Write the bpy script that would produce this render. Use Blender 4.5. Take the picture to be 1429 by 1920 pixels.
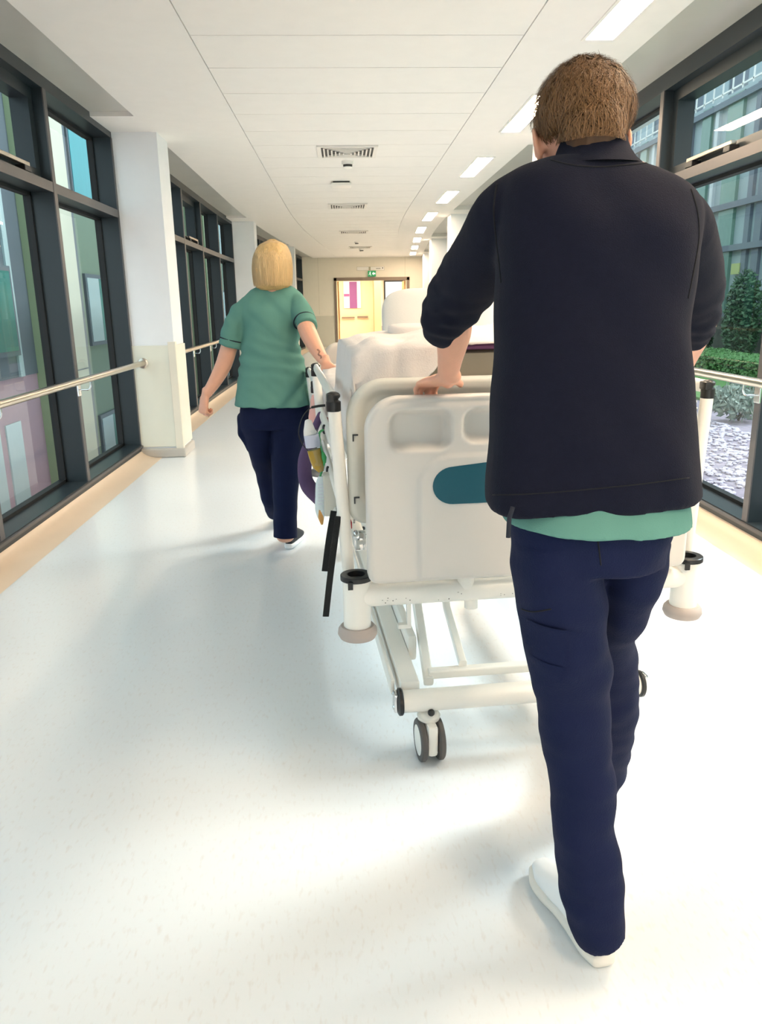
import bpy, bmesh, math, random
from mathutils import Vector as V, Matrix, noise
random.seed(7)
PI = math.pi
for o in list(bpy.data.objects): bpy.data.objects.remove(o)
SC = bpy.context.scene
COL = SC.collection
# ------------------------------------------------------------------ camera
CP, CYAW, CROLL, CF = math.radians(15.1), math.radians(2.55), math.radians(-0.9), 1435.0
CAMZ = 1.35
_f = V((math.sin(CYAW)*math.cos(CP), math.cos(CYAW)*math.cos(CP), -math.sin(CP)))
_r = V((math.cos(CYAW), -math.sin(CYAW), 0)); _u = _r.cross(_f)
R_ = _r*math.cos(CROLL)+_u*math.sin(CROLL); U_ = -_r*math.sin(CROLL)+_u*math.cos(CROLL)
cd = bpy.data.cameras.new('camera'); cam = bpy.data.objects.new('camera', cd); COL.objects.link(cam)
cd.sensor_fit = 'VERTICAL'; cd.sensor_height = 24; cd.lens = 24*CF/1920; cd.clip_start = 0.05; cd.clip_end = 300
M = Matrix((( R_.x, U_.x, -_f.x, 0), (R_.y, U_.y, -_f.y, 0), (R_.z, U_.z, -_f.z, CAMZ), (0,0,0,1)))
cam.matrix_world = M
SC.camera = cam
# ------------------------------------------------------------------ light
SC.view_settings.view_transform = 'Standard'; SC.view_settings.look = 'None'
SC.view_settings.gamma = 1; SC.view_settings.use_curve_mapping = False
SC.view_settings.exposure = 0.68
W = bpy.data.worlds.new('sky'); SC.world = W; W.use_nodes = True
bg = W.node_tree.nodes['Background']; bg.inputs[0].default_value = (0.74, 0.90, 1.0, 1); bg.inputs[1].default_value = 1.3
sd = bpy.data.lights.new('sun', 'SUN'); sd.energy = 3.2; sd.angle = math.radians(16); sd.color = (0.93, 0.97, 1.0)
so = bpy.data.objects.new('sun', sd); COL.objects.link(so)
so.rotation_euler = V((1.3, 0.30, 1.0)).to_track_quat('Z', 'Y').to_euler()
LAMP = 62.0            # radiance of the recessed ceiling lamps
LAMPC = (1.0, 0.77, 0.54)

def ray(x, y): return _f + R_*((x-714.5)/CF) - U_*((y-960)/CF)
C0 = V((0, 0, CAMZ))
def at_y(x, y, Y): d = ray(x, y); return C0 + d*(Y/d.y)
def at_z(x, y, z): d = ray(x, y); return C0 + d*((z-CAMZ)/d.z)
def at_x(x, y, X): d = ray(x, y); return C0 + d*(X/d.x)
def bend(y):
    if y < 12: return 0.0
    if y < 18: return .07/12*(y-12)**2
    return .21 + .07*(y-18)
# ------------------------------------------------------------------ materials
def lin(c): return tuple(((v/255)/12.92 if v/255 <= .04045 else ((v/255+.055)/1.055)**2.4) for v in c)
def mat(name, rgb, rough=.5, metal=0, bump=0, bscale=60, var=0, vscale=8, stretch=None, coat=0, spec=None, sheen=0, sub=0, emit=None):
    m = bpy.data.materials.new(name); m.use_nodes = True; nt = m.node_tree; b = nt.nodes['Principled BSDF']
    c = lin(rgb); b.inputs['Base Color'].default_value = (*c, 1); b.inputs['Roughness'].default_value = rough
    b.inputs['Metallic'].default_value = metal
    if coat: b.inputs['Coat Weight'].default_value = coat; b.inputs['Coat Roughness'].default_value = .1
    if spec is not None: b.inputs['Specular IOR Level'].default_value = spec
    if sheen: b.inputs['Sheen Weight'].default_value = sheen; b.inputs['Sheen Roughness'].default_value = .5
    if sub: b.inputs['Subsurface Weight'].default_value = sub; b.inputs['Subsurface Radius'].default_value = (.02, .008, .004); b.inputs['Subsurface Scale'].default_value = .5
    if emit: b.inputs['Emission Color'].default_value = (*emit[0], 1); b.inputs['Emission Strength'].default_value = emit[1]
    tc = nt.nodes.new('ShaderNodeTexCoord'); mp = nt.nodes.new('ShaderNodeMapping'); nt.links.new(tc.outputs['Object'], mp.inputs[0])
    if stretch: mp.inputs['Scale'].default_value = stretch
    n = nt.nodes.new('ShaderNodeTexNoise'); n.inputs['Scale'].default_value = vscale; n.inputs['Detail'].default_value = 4
    nt.links.new(mp.outputs[0], n.inputs[0])
    mx = nt.nodes.new('ShaderNodeMix'); mx.data_type = 'RGBA'
    v = var if var else .03
    mx.inputs[6].default_value = (*[min(1, k*(1-v)) for k in c], 1); mx.inputs[7].default_value = (*[min(1, k*(1+v)) for k in c], 1)
    nt.links.new(n.outputs[0], mx.inputs[0]); nt.links.new(mx.outputs[2], b.inputs['Base Color'])
    if bump:
        n2 = nt.nodes.new('ShaderNodeTexNoise'); n2.inputs['Scale'].default_value = bscale; n2.inputs['Detail'].default_value = 3
        nt.links.new(mp.outputs[0], n2.inputs[0])
        bp = nt.nodes.new('ShaderNodeBump'); bp.inputs['Strength'].default_value = bump; bp.inputs['Distance'].default_value = .01
        nt.links.new(n2.outputs[0], bp.inputs['Height']); nt.links.new(bp.outputs[0], b.inputs['Normal'])
    return m
def glassmat(name, tint=(.86,.95,.93), refl=1.0):
    m = bpy.data.materials.new(name); m.use_nodes = True; nt = m.node_tree; nt.nodes.remove(nt.nodes['Principled BSDF'])
    o = nt.nodes['Material Output']; t = nt.nodes.new('ShaderNodeBsdfTransparent'); t.inputs[0].default_value = (*tint, 1)
    g = nt.nodes.new('ShaderNodeBsdfGlossy'); g.inputs['Roughness'].default_value = .01
    ge = nt.nodes.new('ShaderNodeNewGeometry'); dt = nt.nodes.new('ShaderNodeVectorMath'); dt.operation = 'DOT_PRODUCT'
    nt.links.new(ge.outputs['Incoming'], dt.inputs[0]); nt.links.new(ge.outputs['Normal'], dt.inputs[1])
    def mth(op, a, b_=None, c=None):
        n = nt.nodes.new('ShaderNodeMath'); n.operation = op
        for i, q in enumerate((a, b_, c)):
            if q is None: continue
            if isinstance(q, (int, float)): n.inputs[i].default_value = q
            else: nt.links.new(q, n.inputs[i])
        return n.outputs[0]
    fr = mth('MULTIPLY_ADD', mth('POWER', mth('SUBTRACT', 1, mth('ABSOLUTE', dt.outputs['Value'])), 5), .92*refl, .07*refl)
    mx = nt.nodes.new('ShaderNodeMixShader'); nt.links.new(fr, mx.inputs[0]); nt.links.new(t.outputs[0], mx.inputs[1]); nt.links.new(g.outputs[0], mx.inputs[2])
    nt.links.new(mx.outputs[0], o.inputs[0]); return m
def emitmat(name, c, s):
    m = bpy.data.materials.new(name); m.use_nodes = True; nt = m.node_tree; nt.nodes.remove(nt.nodes['Principled BSDF'])
    e = nt.nodes.new('ShaderNodeEmission'); e.inputs[0].default_value = (*c, 1); e.inputs[1].default_value = s
    nt.links.new(e.outputs[0], nt.nodes['Material Output'].inputs[0]); return m
m_ceil = mat('ceiling_paint', (240,237,233), .6)
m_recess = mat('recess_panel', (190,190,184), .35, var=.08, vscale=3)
m_wall = mat('wall_paint', (236,237,240), .5)
m_wallwarm = mat('cream_paint', (232,224,208), .55)
m_guard = mat('wall_guard', (226,224,210), .45)
m_cove = mat('cove_skirting', (222,200,176), .4)
m_frame = mat('window_frame_metal', (36,45,50), .38, .0, var=.05)
m_trans = mat('frame_edge_highlight', (92,88,88), .4, .2)  # inner frame faces lighter, reflected highlight put into the colour
m_gasket = mat('black_gasket', (14,16,18), .6)
m_steel = mat('brushed_steel', (205,195,182), .28, 1.0)
m_chrome = mat('chrome', (225,225,225), .12, 1.0)
m_white = mat('white_plastic', (240,236,230), .35)
m_vent = mat('vent_white', (232,228,222), .45)
m_dark = mat('dark_slot', (70,66,62), .7)
m_lamp = emitmat('lamp_diffuser', LAMPC, LAMP)
m_glass = glassmat('window_glass')
m_board = mat('footboard_plastic', (216,210,203), .32)
m_board2 = mat('end_panel_plastic', (206,204,194), .35)
m_metalw = mat('white_powder_coat', (242,238,230), .3, var=.02)
m_black = mat('black_plastic', (22,22,24), .35)
m_rubber = mat('grey_rubber', (84,80,78), .6)
m_bump = mat('bumper_rubber', (168,158,152), .55)
m_teal = mat('teal_panel', (16,82,98), .4)
m_sticker = mat('sticker', (214,210,192), .5)
m_stickedge = mat('sticker_edge', (176,168,146), .5)
m_ink = mat('faded_ink', (150,128,104), .6)
m_sheet = mat('white_cotton', (220,213,208), .8, bump=.15, bscale=220)
m_pillow = mat('pillow_cotton', (220,218,212), .8, bump=.1, bscale=200)
m_mattress = mat('mattress_vinyl', (150,142,126), .5)
m_purple = mat('purple_cloth', (84,62,98), .8, bump=.2, bscale=150)
m_plum = mat('plum_band', (110,66,104), .7)
m_navyfleece = mat('navy_fleece', (21,23,37), .95, bump=.25, bscale=500, var=.12, vscale=70, sheen=.04, spec=.1)
m_navy = mat('navy_cotton', (13,22,54), .85, bump=.25, bscale=350, var=.08, vscale=14, spec=.2)
m_scrub = mat('green_scrub', (92,138,128), .85, bump=.15, bscale=350, var=.05, spec=.2)
m_trim = mat('navy_trim', (18,24,40), .8)
m_skin = mat('skin', (222,166,140), .5, sub=.12, var=.06, vscale=25, bump=.08, bscale=160)
m_skinp = mat('pale_skin', (228,170,158), .5, sub=.12, var=.06, vscale=25)
m_hairbase = mat('brown_hair_shade', (84,56,32), .6, var=.3, vscale=30)  # darker than the strands: shade between them put into the colour
m_hairyb = mat('blond_hair_roots', (208,172,116), .6, var=.3, vscale=30, stretch=(8,8,.7))
m_hairb = mat('brown_hair', (124,88,50), .5, var=.45, vscale=30, stretch=(6,6,1), bump=.6, bscale=60)
m_hairy = mat('blond_hair', (222,188,134), .45, var=.28, vscale=22, stretch=(8,8,.7), bump=.5, bscale=40)
m_shoe = mat('white_leather', (238,238,238), .4)
m_sole = mat('white_sole', (228,222,212), .5)
m_eye = mat('eye_white', (235,232,228), .2)
m_redm = mat('red_plastic', (190,30,36), .4)
m_strap = mat('black_webbing', (18,20,22), .8, bump=.4, bscale=400)
m_bottle = glassmat('clear_plastic', (.92,.95,.97))
m_amber = mat('amber_fluid', (176,140,44), .2)
m_green = mat('green_tube', (62,160,92), .35)
m_tag = mat('paper_label', (206,206,222), .6)
m_orange = mat('orange_plastic', (226,100,60), .4)
m_blue = mat('blue_plastic', (70,120,200), .4)
m_cable = mat('cream_cable', (232,226,214), .4)
# floor: white vinyl with pale flecks and a soft sheen
m_floor = mat('vinyl_floor', (222,226,230), .24)
nt = m_floor.node_tree; b = nt.nodes['Principled BSDF']; tc = [n for n in nt.nodes if n.type == 'TEX_COORD'][0]
mp = nt.nodes.new('ShaderNodeMapping'); mp.inputs['Scale'].default_value = (1, .35, 1); nt.links.new(tc.outputs['Object'], mp.inputs[0])
vn = nt.nodes.new('ShaderNodeTexNoise'); vn.inputs['Scale'].default_value = 90; vn.inputs['Detail'].default_value = 2; nt.links.new(mp.outputs[0], vn.inputs[0])
cr = nt.nodes.new('ShaderNodeValToRGB'); cr.color_ramp.elements[0].position = .56; cr.color_ramp.elements[1].position = .78
cr.color_ramp.elements[0].color = (*lin((226,230,233)), 1); cr.color_ramp.elements[1].color = (*lin((219,219,219)), 1)
nt.links.new(vn.outputs[0], cr.inputs[0]); nt.links.new(cr.outputs[0], b.inputs['Base Color'])
# ------------------------------------------------------------------ helpers
def obj(name, bm, m, parent=None, smooth=False, kind=None, label=None, cat=None, group=None):
    me = bpy.data.meshes.new(name)
    bmesh.ops.recalc_face_normals(bm, faces=bm.faces[:])
    bm.to_mesh(me); bm.free()
    o = bpy.data.objects.new(name, me); COL.objects.link(o)
    for k in (m if isinstance(m, (list, tuple)) else [m]): me.materials.append(k)
    if smooth:
        for p in me.polygons: p.use_smooth = True
        if smooth == 'auto': me.set_sharp_from_angle(angle=math.radians(38))
    if parent: o.parent = parent
    if kind: o['kind'] = kind
    if label: o['label'] = label
    if cat: o['category'] = cat
    if group: o['group'] = group
    return o
def thing(name, label, cat, loc=(0,0,0), rz=0, group=None, kind=None):
    o = bpy.data.objects.new(name, None); COL.objects.link(o); o.location = loc; o.rotation_euler = (0,0,rz); o.empty_display_size = .1
    o['label'] = label
    if cat: o['category'] = cat
    if group: o['group'] = group
    if kind: o['kind'] = kind
    return o
def rel(parent):  # world -> parent-local for unrotated empties
    return V(parent.location)
def box(bm, x0, x1, y0, y1, z0, z1, bv=0, mi=0, off=V((0,0,0)), bent=False):
    ny = max(1, int((y1-y0)/1.0)) if bent and y1 > 12 else 1
    rows = []
    for i in range(ny+1):
        y = y0+(y1-y0)*i/ny; b = bend(y) if bent else 0
        rows.append([bm.verts.new(V((x+b, y, z))-off) for x, z in ((x0,z0),(x1,z0),(x1,z1),(x0,z1))])
    fs = [bm.faces.new(rows[0][::-1]), bm.faces.new(rows[-1])]
    for i in range(ny):
        for k in range(4):
            a, b2 = rows[i], rows[i+1]
            fs.append(bm.faces.new((a[k], a[(k+1)%4], b2[(k+1)%4], b2[k])))
    for f in fs: f.material_index = mi
    if bv:
        es = {e for f in fs for e in f.edges}
        r = bmesh.ops.bevel(bm, geom=list(es), offset=bv, segments=2, affect='EDGES', profile=.5)
    return fs
def frames(pts):
    n = len(pts); T = []
    for i in range(n):
        t = pts[min(i+1, n-1)]-pts[max(i-1, 0)]
        T.append(t.normalized() if t.length > 1e-9 else V((0,0,1)))
    return T
def tube(bm, pts, rad, seg=12, hint=None, caps=True, mi=0, round_=0, exp=2.0):
    """swept tube; rad: number or list of numbers or (ra, rb) pairs; hint = width direction"""
    pts = [V(p) for p in pts]
    if not isinstance(rad, (list,)): rad = [rad]*len(pts)
    rad = [(r, r) if not isinstance(r, tuple) else r for r in rad]
    T = frames(pts)
    if round_:
        p0 = []; r0 = []
        for a in (75, 45, 20):
            s, c = math.sin(math.radians(a)), math.cos(math.radians(a)); k = min(rad[0])*round_
            p0.append(pts[0]-T[0]*k*s); r0.append((rad[0][0]*c, rad[0][1]*c))
        p1 = []; r1 = []
        for a in (20, 45, 75):
            s, c = math.sin(math.radians(a)), math.cos(math.radians(a)); k = min(rad[-1])*round_
            p1.append(pts[-1]+T[-1]*k*s); r1.append((rad[-1][0]*c, rad[-1][1]*c))
        T = [T[0]]*3+T+[T[-1]]*3; pts = p0+pts+p1; rad = r0+rad+r1
    h = V(hint) if hint is not None else (V((1,0,0)) if abs(T[0].x) < .9 else V((0,1,0)))
    rings = []; w = None
    for p, t, (ra, rb) in zip(pts, T, rad):
        base = h if (hint is not None or w is None) else w
        w = (base-t*base.dot(t)); w = w.normalized() if w.length > 1e-6 else V((1,0,0))
        nn = t.cross(w)
        ring = []
        for k in range(seg):
            a = 2*PI*k/seg; c, s = math.cos(a), math.sin(a)
            if exp != 2.0: c = math.copysign(abs(c)**(2/exp), c); s = math.copysign(abs(s)**(2/exp), s)
            ring.append(bm.verts.new(p+w*ra*c+nn*rb*s))
        rings.append(ring)
    for i in range(len(rings)-1):
        for k in range(seg):
            f = bm.faces.new((rings[i][k], rings[i][(k+1)%seg], rings[i+1][(k+1)%seg], rings[i+1][k])); f.material_index = mi
    if caps:
        bm.faces.new(rings[0][::-1]).material_index = mi; bm.faces.new(rings[-1]).material_index = mi
    return rings
def cr_interp(vals, n):
    """Catmull-Rom through a list of tuples"""
    out = []; L = len(vals)
    for i in range(L-1):
        p0, p1, p2, p3 = vals[max(i-1,0)], vals[i], vals[i+1], vals[min(i+2, L-1)]
        for j in range(n):
            t = j/n
            out.append(tuple(.5*((2*b)+(-a+c)*t+(2*a-5*b+4*c-d)*t*t+(-a+3*b-3*c+d)*t**3) for a, b, c, d in zip(p0, p1, p2, p3)))
    out.append(tuple(vals[-1])); return out
def stube(bm, data, n=4, seg=16, hint=None, round_=0, exp=2.0, mi=0):
    """smooth tube: data = [(x,y,z,ra,rb)]"""
    d = cr_interp([(*k[:3], k[3], k[4] if len(k) > 4 else k[3]) for k in data], n)
    return tube(bm, [V(k[:3]) for k in d], [(max(k[3], .0005), max(k[4], .0005)) for k in d], seg, hint, True, mi, round_, exp)
def curve(bm, pts, r, n=6, seg=8, mi=0):
    d = cr_interp([tuple(p) for p in pts], n); return tube(bm, [V(k) for k in d], r, seg, None, True, mi)
def ball(bm, c, r, seg=16, rot=None, mi=0):
    mtx = Matrix.Translation(V(c))
    if rot is not None: mtx = mtx @ rot.to_4x4()
    rr = r if isinstance(r, (tuple, list)) else (r, r, r)
    mtx = mtx @ Matrix.Diagonal((*rr, 1))
    res = bmesh.ops.create_uvsphere(bm, u_segments=seg, v_segments=max(6, seg//2), radius=1, matrix=mtx)
    for v in res['verts']:
        for f in v.link_faces: f.material_index = mi
def lathe(bm, prof, c, seg=28, axis='z', mi=0):
    rings = []
    for r, h in prof:
        ring = []
        for k in range(seg):
            a = 2*PI*k/seg
            p = V((r*math.cos(a), r*math.sin(a), h))
            if axis == 'x': p = V((p.z, p.x, p.y))
            if axis == 'y': p = V((p.x, p.z, p.y))
            ring.append(bm.verts.new(V(c)+p))
        rings.append(ring)
    for i in range(len(rings)-1):
        for k in range(seg):
            f = bm.faces.new((rings[i][k], rings[i][(k+1)%seg], rings[i+1][(k+1)%seg], rings[i+1][k])); f.material_index = mi
    bm.faces.new(rings[0][::-1]).material_index = mi; bm.faces.new(rings[-1]).material_index = mi
def fuse(name, bm, m, parent, voxel=.006, smooth=3, off=V((0,0,0)), disp=None, label=None):
    """fuse the overlapping shells of a bmesh into one continuous surface"""
    me = bpy.data.meshes.new('t'); bmesh.ops.recalc_face_normals(bm, faces=bm.faces[:]); bm.to_mesh(me); bm.free()
    t = bpy.data.objects.new('t', me); COL.objects.link(t)
    md = t.modifiers.new('r', 'REMESH'); md.mode = 'VOXEL'; md.voxel_size = voxel
    sm = t.modifiers.new('s', 'SMOOTH'); sm.factor = .6; sm.iterations = smooth
    dg = bpy.context.evaluated_depsgraph_get(); dg.update()
    me2 = bpy.data.meshes.new_from_object(t.evaluated_get(dg)); me2.name = name
    bpy.data.objects.remove(t); bpy.data.meshes.remove(me)
    if disp:
        ns = [V(v.normal) for v in me2.vertices]
        for v, n in zip(me2.vertices, ns): v.co = v.co + n*disp(v.co, n)
    for v in me2.vertices: v.co = v.co-off
    for p in me2.polygons: p.use_smooth = True
    o = bpy.data.objects.new(name, me2); COL.objects.link(o); me2.materials.clear(); me2.materials.append(m)
    if parent: o.parent = parent
    if label: o['label'] = label
    return o
def nz(p, s, seed=0): return noise.noise(V((p.x*s[0]+seed, p.y*s[1]+seed*1.7, p.z*s[2]-seed)))

# ================================================================== SETTING
XL, XR = -1.92, 2.27          # inner faces of the glazing
CL, CR_ = -1.54, 1.83         # inner faces of the columns
Y0, YE = -6.0, 25.0
ZC = 2.80
def long_box(name, x0, x1, z0, z1, m, y0=Y0, y1=YE, **k):
    bm = bmesh.new(); box(bm, x0, x1, y0, y1, z0, z1, bent=True); return obj(name, bm, m, kind='structure', **k)
long_box('floor', -2.3, 2.75, -.12, 0, m_floor, Y0, 34)
# ceiling with plank tiles in the centre and recessed strips over the glazing
bm = bmesh.new()
box(bm, -1.58, -.803, Y0, YE, ZC, ZC+.12, bent=True); box(bm, 1.063, 1.80, Y0, YE, ZC, ZC+.12, bent=True)
box(bm, -.803, 1.063, Y0, YE, ZC+.012, ZC+.12, bent=True)
yy = 4.79-.6*18
while yy < YE-.05:
    box(bm, -.796, 1.056, yy+.004, min(yy+.596, YE), ZC+.0, ZC+.011, bent=True); yy += .6
for cy0, cy1 in ((Y0, Y0+.1),): pass
obj('ceiling', bm, m_ceil, kind='structure')
LCOL = [0.05, 7.2, 14.3, 20.3]; RCOL = [-1.5, 2.35-.9, 7.35, 13.5, 18.4, 23.4]
CDEP = .42
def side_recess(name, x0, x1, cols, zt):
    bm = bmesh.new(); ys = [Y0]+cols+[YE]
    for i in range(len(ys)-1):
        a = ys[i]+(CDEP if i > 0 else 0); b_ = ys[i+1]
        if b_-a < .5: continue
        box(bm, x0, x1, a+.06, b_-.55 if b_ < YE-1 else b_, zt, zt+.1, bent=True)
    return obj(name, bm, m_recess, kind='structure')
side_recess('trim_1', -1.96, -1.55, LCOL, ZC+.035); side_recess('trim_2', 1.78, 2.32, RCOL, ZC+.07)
bm = bmesh.new()
for ys, x0, x1 in ((LCOL, -1.96, -1.57), (RCOL, 1.79, 2.32)):
    for c in ys: box(bm, x0, x1, c-.56, c+CDEP+.07, ZC+.002, ZC+.12, bent=True)
obj('trim_3', bm, m_ceil, kind='structure')
bm = bmesh.new(); box(bm, -2.4, 2.9, Y0, 34, ZC+.14, ZC+.3, bent=True); obj('roof_slab', bm, m_wall, kind='structure')
bm = bmesh.new(); box(bm, -2.2, 2.6, Y0-.1, Y0, 0, ZC+.14); obj('wall_back', bm, m_wall, kind='structure')
# coved skirting under the glazing
def cove(name, x, s, cols):
    bm = bmesh.new(); ys = [Y0]+cols+[YE]
    for i in range(len(ys)-1):
        a = ys[i]+(CDEP if i > 0 else 0); b_ = ys[i+1]; n = max(1, int(b_-a))
        prof = [(0, .001)] + [(.17*(1-math.sin(t)) , .075*(1-math.cos(t))) for t in [k*PI/2/6 for k in range(7)]][::1]
        prof = [(.19, .001)] + [(.17*(1-math.sin(k*PI/12)), .085*(1-math.cos(k*PI/12))+.002) for k in range(7)] + [(0, .11), (-.03, .11)]
        rows = []
        for j in range(n+1):
            y = a+(b_-a)*j/n
            rows.append([bm.verts.new((x+s*px+bend(y), y, pz)) for px, pz in prof])
        for j in range(n):
            for k in range(len(prof)-1): bm.faces.new((rows[j][k], rows[j][k+1], rows[j+1][k+1], rows[j+1][k]))
    o = obj(name, bm, m_cove, kind='structure', smooth=True)
    return o
cove('baseboard_left', XL, 1, LCOL); cove('baseboard_right', XR, -1, RCOL)
# columns
def column(n, xf, xb, y, s):
    t = thing('wall_left' if s > 0 else 'wall_right', ('left' if s > 0 else 'right')+' wall pier between window bays', None, (xf+bend(y), y, 0)); t['kind'] = 'structure'
    del t['label']
    o_ = V((bend(y)*0, 0, 0)); L = rel(t)
    bm = bmesh.new(); x0, x1 = sorted((xf, xb)); box(bm, x0+bend(y), x1+bend(y), y, y+CDEP, 0, ZC+.11, off=L); obj('pier', bm, m_wall, t)
    bm = bmesh.new()
    g = .012
    if s > 0: box(bm, x0+bend(y), x1+bend(y)+g, y-g, y+CDEP+g, .10, 1.03, bv=.003, off=L)
    else: box(bm, x0+bend(y)-g, x1+bend(y), y-g, y+CDEP+g, .10, 1.03, bv=.003, off=L)
    obj('wall_guard', bm, m_guard, t)
    bm = bmesh.new(); cx = xf+bend(y)
    box(bm, min(cx+s*.016, cx-s*.055), max(cx+s*.016, cx-s*.055), y-.018, y+.04, .08, 1.06, bv=.004, off=L)
    obj('corner_guard', bm, m_wallwarm, t)
    bm = bmesh.new()
    a, b_ = sorted((cx+s*.03, xb+bend(y)))
    box(bm, a, b_, y-.035, y+CDEP+.03, 0, .085, bv=.012, off=L); obj('skirting', bm, mat('grey_skirting', (190,184,176), .45), t)
for i, y in enumerate(LCOL): column(i, CL, XL-.12, y, 1)
for i, y in enumerate(RCOL): column(i, CR_, XR+.12, y, -1)

# ---- glazing
wn = [0]
def window_bay(side, y0, y1, mulls, opening=()):
    """side -1 left, +1 right. frames are 0.2 deep, glass sits outward"""
    wn[0] += 1
    x = XL if side < 0 else XR; zt = 2.84 if side < 0 else 2.87
    t = bpy.data.objects.new('window_%d' % wn[0], None); COL.objects.link(t); t.location = (x, y0, 0); t['kind'] = 'structure'; L = rel(t)
    s = side; D = .20; xo = x+s*D
    def bx(bm, a, b_, ya, yb, za, zb, **k): box(bm, min(a, b_), max(a, b_), ya, yb, za, zb, bent=True, off=L, **k)
    bm = bmesh.new(); bx(bm, x-s*.005, xo+s*.04, y0, y1, .06, .125); bx(bm, x-s*.02, x+s*.012, y0, y1, .10, .118, mi=1)
    bx(bm, x, xo+s*.04, y0, y1, 2.755, zt+.03)
    obj('frame', bm, [m_frame, m_trans], t)
    bm = bmesh.new(); bx(bm, x+s*.006, xo, y0, y1, 2.12, 2.18); bx(bm, x-s*.002, x+s*.005, y0, y1, 2.118, 2.182, mi=1)
    obj('transom', bm, [m_frame, m_trans], t)
    ms = [y0]+list(mulls)+[y1]
    for m_ in ms:
        w = .028
        bm = bmesh.new(); bx(bm, x+s*.004, xo, max(m_-w, y0-.02), min(m_+w, y1+.02), .125, 2.755)
        bx(bm, x-s*.004, x+s*.004, max(m_-w, y0-.02), min(m_+w, y1+.02), .125, 2.755, mi=1)
        obj('mullion', bm, [m_frame, m_trans], t)
    for i in range(len(ms)-1):
        a, b_ = ms[i]+.028, ms[i+1]-.028
        bm = bmesh.new(); e = .022
        for za, zb in ((.125, 2.12), (2.18, 2.755)):
            g0, g1 = xo-s*.05, xo-s*.0
            bx(bm, g0, g1, a, a+e, za, zb); bx(bm, g0, g1, b_-e, b_, za, zb)
            bx(bm, g0, g1, a, b_, za, za+e); bx(bm, g0, g1, a, b_, zb-e, zb)
        obj('gasket', bm, m_gasket, t)
        for za, zb in ((.125, 2.12), (2.18, 2.755)):
            bm = bmesh.new(); vs = [bm.verts.new(V((xo-s*.02+bend(yy_), yy_, zz))-L) for yy_, zz in ((a, za), (b_, za), (b_, zb), (a, zb))]; bm.faces.new(vs)
            obj('glass_pane', bm, m_glass, t)
        if i in opening:
            bm = bmesh.new(); w = .075; g0, g1 = x+s*.07, xo-s*.01; za, zb = 2.18, 2.755
            bx(bm, g0, g1, a, a+w, za, zb); bx(bm, g0, g1, b_-w, b_, za, zb); bx(bm, g0, g1, a+w, b_-w, za, za+w); bx(bm, g0, g1, a+w, b_-w, zb-w, zb)
            sa = obj('opening_sash', bm, m_frame, t)
            bm = bmesh.new(); c = (a+b_)/2+.1; bx(bm, x+s*.015, x+s*.05, c-.30, c+.30, 2.225, 2.25, bv=.004)
            obj('sash_bar', bm, m_steel, sa)
            bm = bmesh.new(); bx(bm, x+s*.01, x+s*.075, c+.2, c+.30, 2.19, 2.225, bv=.004); bx(bm, x+s*.01, x+s*.075, c-.30, c-.22, 2.19, 2.225, bv=.004); obj('sash_bracket', bm, m_black, sa)
window_bay(-1, Y0, .05, [-4.6,-3.2,-1.6])
window_bay(-1, .05+CDEP, 7.2, [1.3, 2.73, 4.16, 5.66], (3,))
window_bay(-1, 7.2+CDEP, 14.3, [8.75, 10.08, 11.36, 12.83], (2,))
window_bay(-1, 14.3+CDEP, 20.3, [16.1, 17.5, 18.9])
window_bay(-1, 20.3+CDEP, YE, [22.2, 23.6])
window_bay(1, Y0, -1.5, [-4.6,-3.0])
window_bay(1, -1.5+CDEP, 1.45, [.1])
window_bay(1, 1.45+CDEP, 7.35, [2.5, 4.12, 5.80], (2,))
window_bay(1, 7.35+CDEP, 13.5, [9.3, 10.7, 12.1], (1,))
window_bay(1, 13.5+CDEP, 18.4, [15.5, 17.0])
window_bay(1, 18.4+CDEP, 23.4, [20.4, 21.9])
window_bay(1, 23.4+CDEP, YE, [])

# ---- handrails
def handrail(x, y0, y1, z, side, label, n):
    t = thing('handrail', label, 'handrail', (x, y0, z), group=None); L = rel(t)
    pts = [V((x+bend(y0+(y1-y0)*i/12), y0+(y1-y0)*i/12, z))-L for i in range(13)]
    bm = bmesh.new(); tube(bm, pts, .024, 16); obj('rail_tube', bm, m_steel, t, smooth='auto')
    for e, sg in ((y0, 1), (y1, -1)):
        bm = bmesh.new(); lathe(bm, [(.046, 0), (.046, .006*sg), (.04, .012*sg), (.03, .014*sg)], V((x+bend(e), e, z))-L, 24, 'y'); obj('end_flange', bm, m_steel, t, smooth='auto')
    for y in n:
        b = bend(y); bm = bmesh.new()
        xw = (XL if side < 0 else XR)
        curve(bm, [V((x+b, y, z-.02))-L, V((x+b, y, z-.055))-L, V((x+b+side*.015, y, z-.078))-L, V((x+b+side*.045, y, z-.08))-L, V((xw+b, y, z-.08))-L], .006, 4, 8)
        br = obj('bracket_arm', bm, m_chrome, t, smooth=True)
        bm = bmesh.new(); box(bm, min(xw+b, xw+b-side*.012), max(xw+b, xw+b-side*.012), y-.03, y+.03, z-.125, z-.035, bv=.004, off=L); obj('bracket_plate', bm, m_chrome, br)
handrail(-1.83, .05+CDEP+.015, 7.2-.015, .875, -1, 'long steel handrail across the nearest left windows, ending on the white pier', [1.3, 2.73, 4.16, 5.66])
handrail(-1.83, 7.2+CDEP+.015, 14.3-.015, .875, -1, 'steel handrail across the left windows beyond the first white pier, behind the woman', [8.75, 10.08, 11.36, 12.83])
handrail(-1.83, 14.3+CDEP+.015, 20.3-.015, .875, -1, 'short-looking far steel handrail on the left, hidden behind the woman', [16.1, 17.5, 18.9])
handrail(2.18, 1.45+CDEP+.015, 7.35-.015, .925, 1, 'steel handrail across the right window beside the man', [2.5, 4.12, 5.8])

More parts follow.
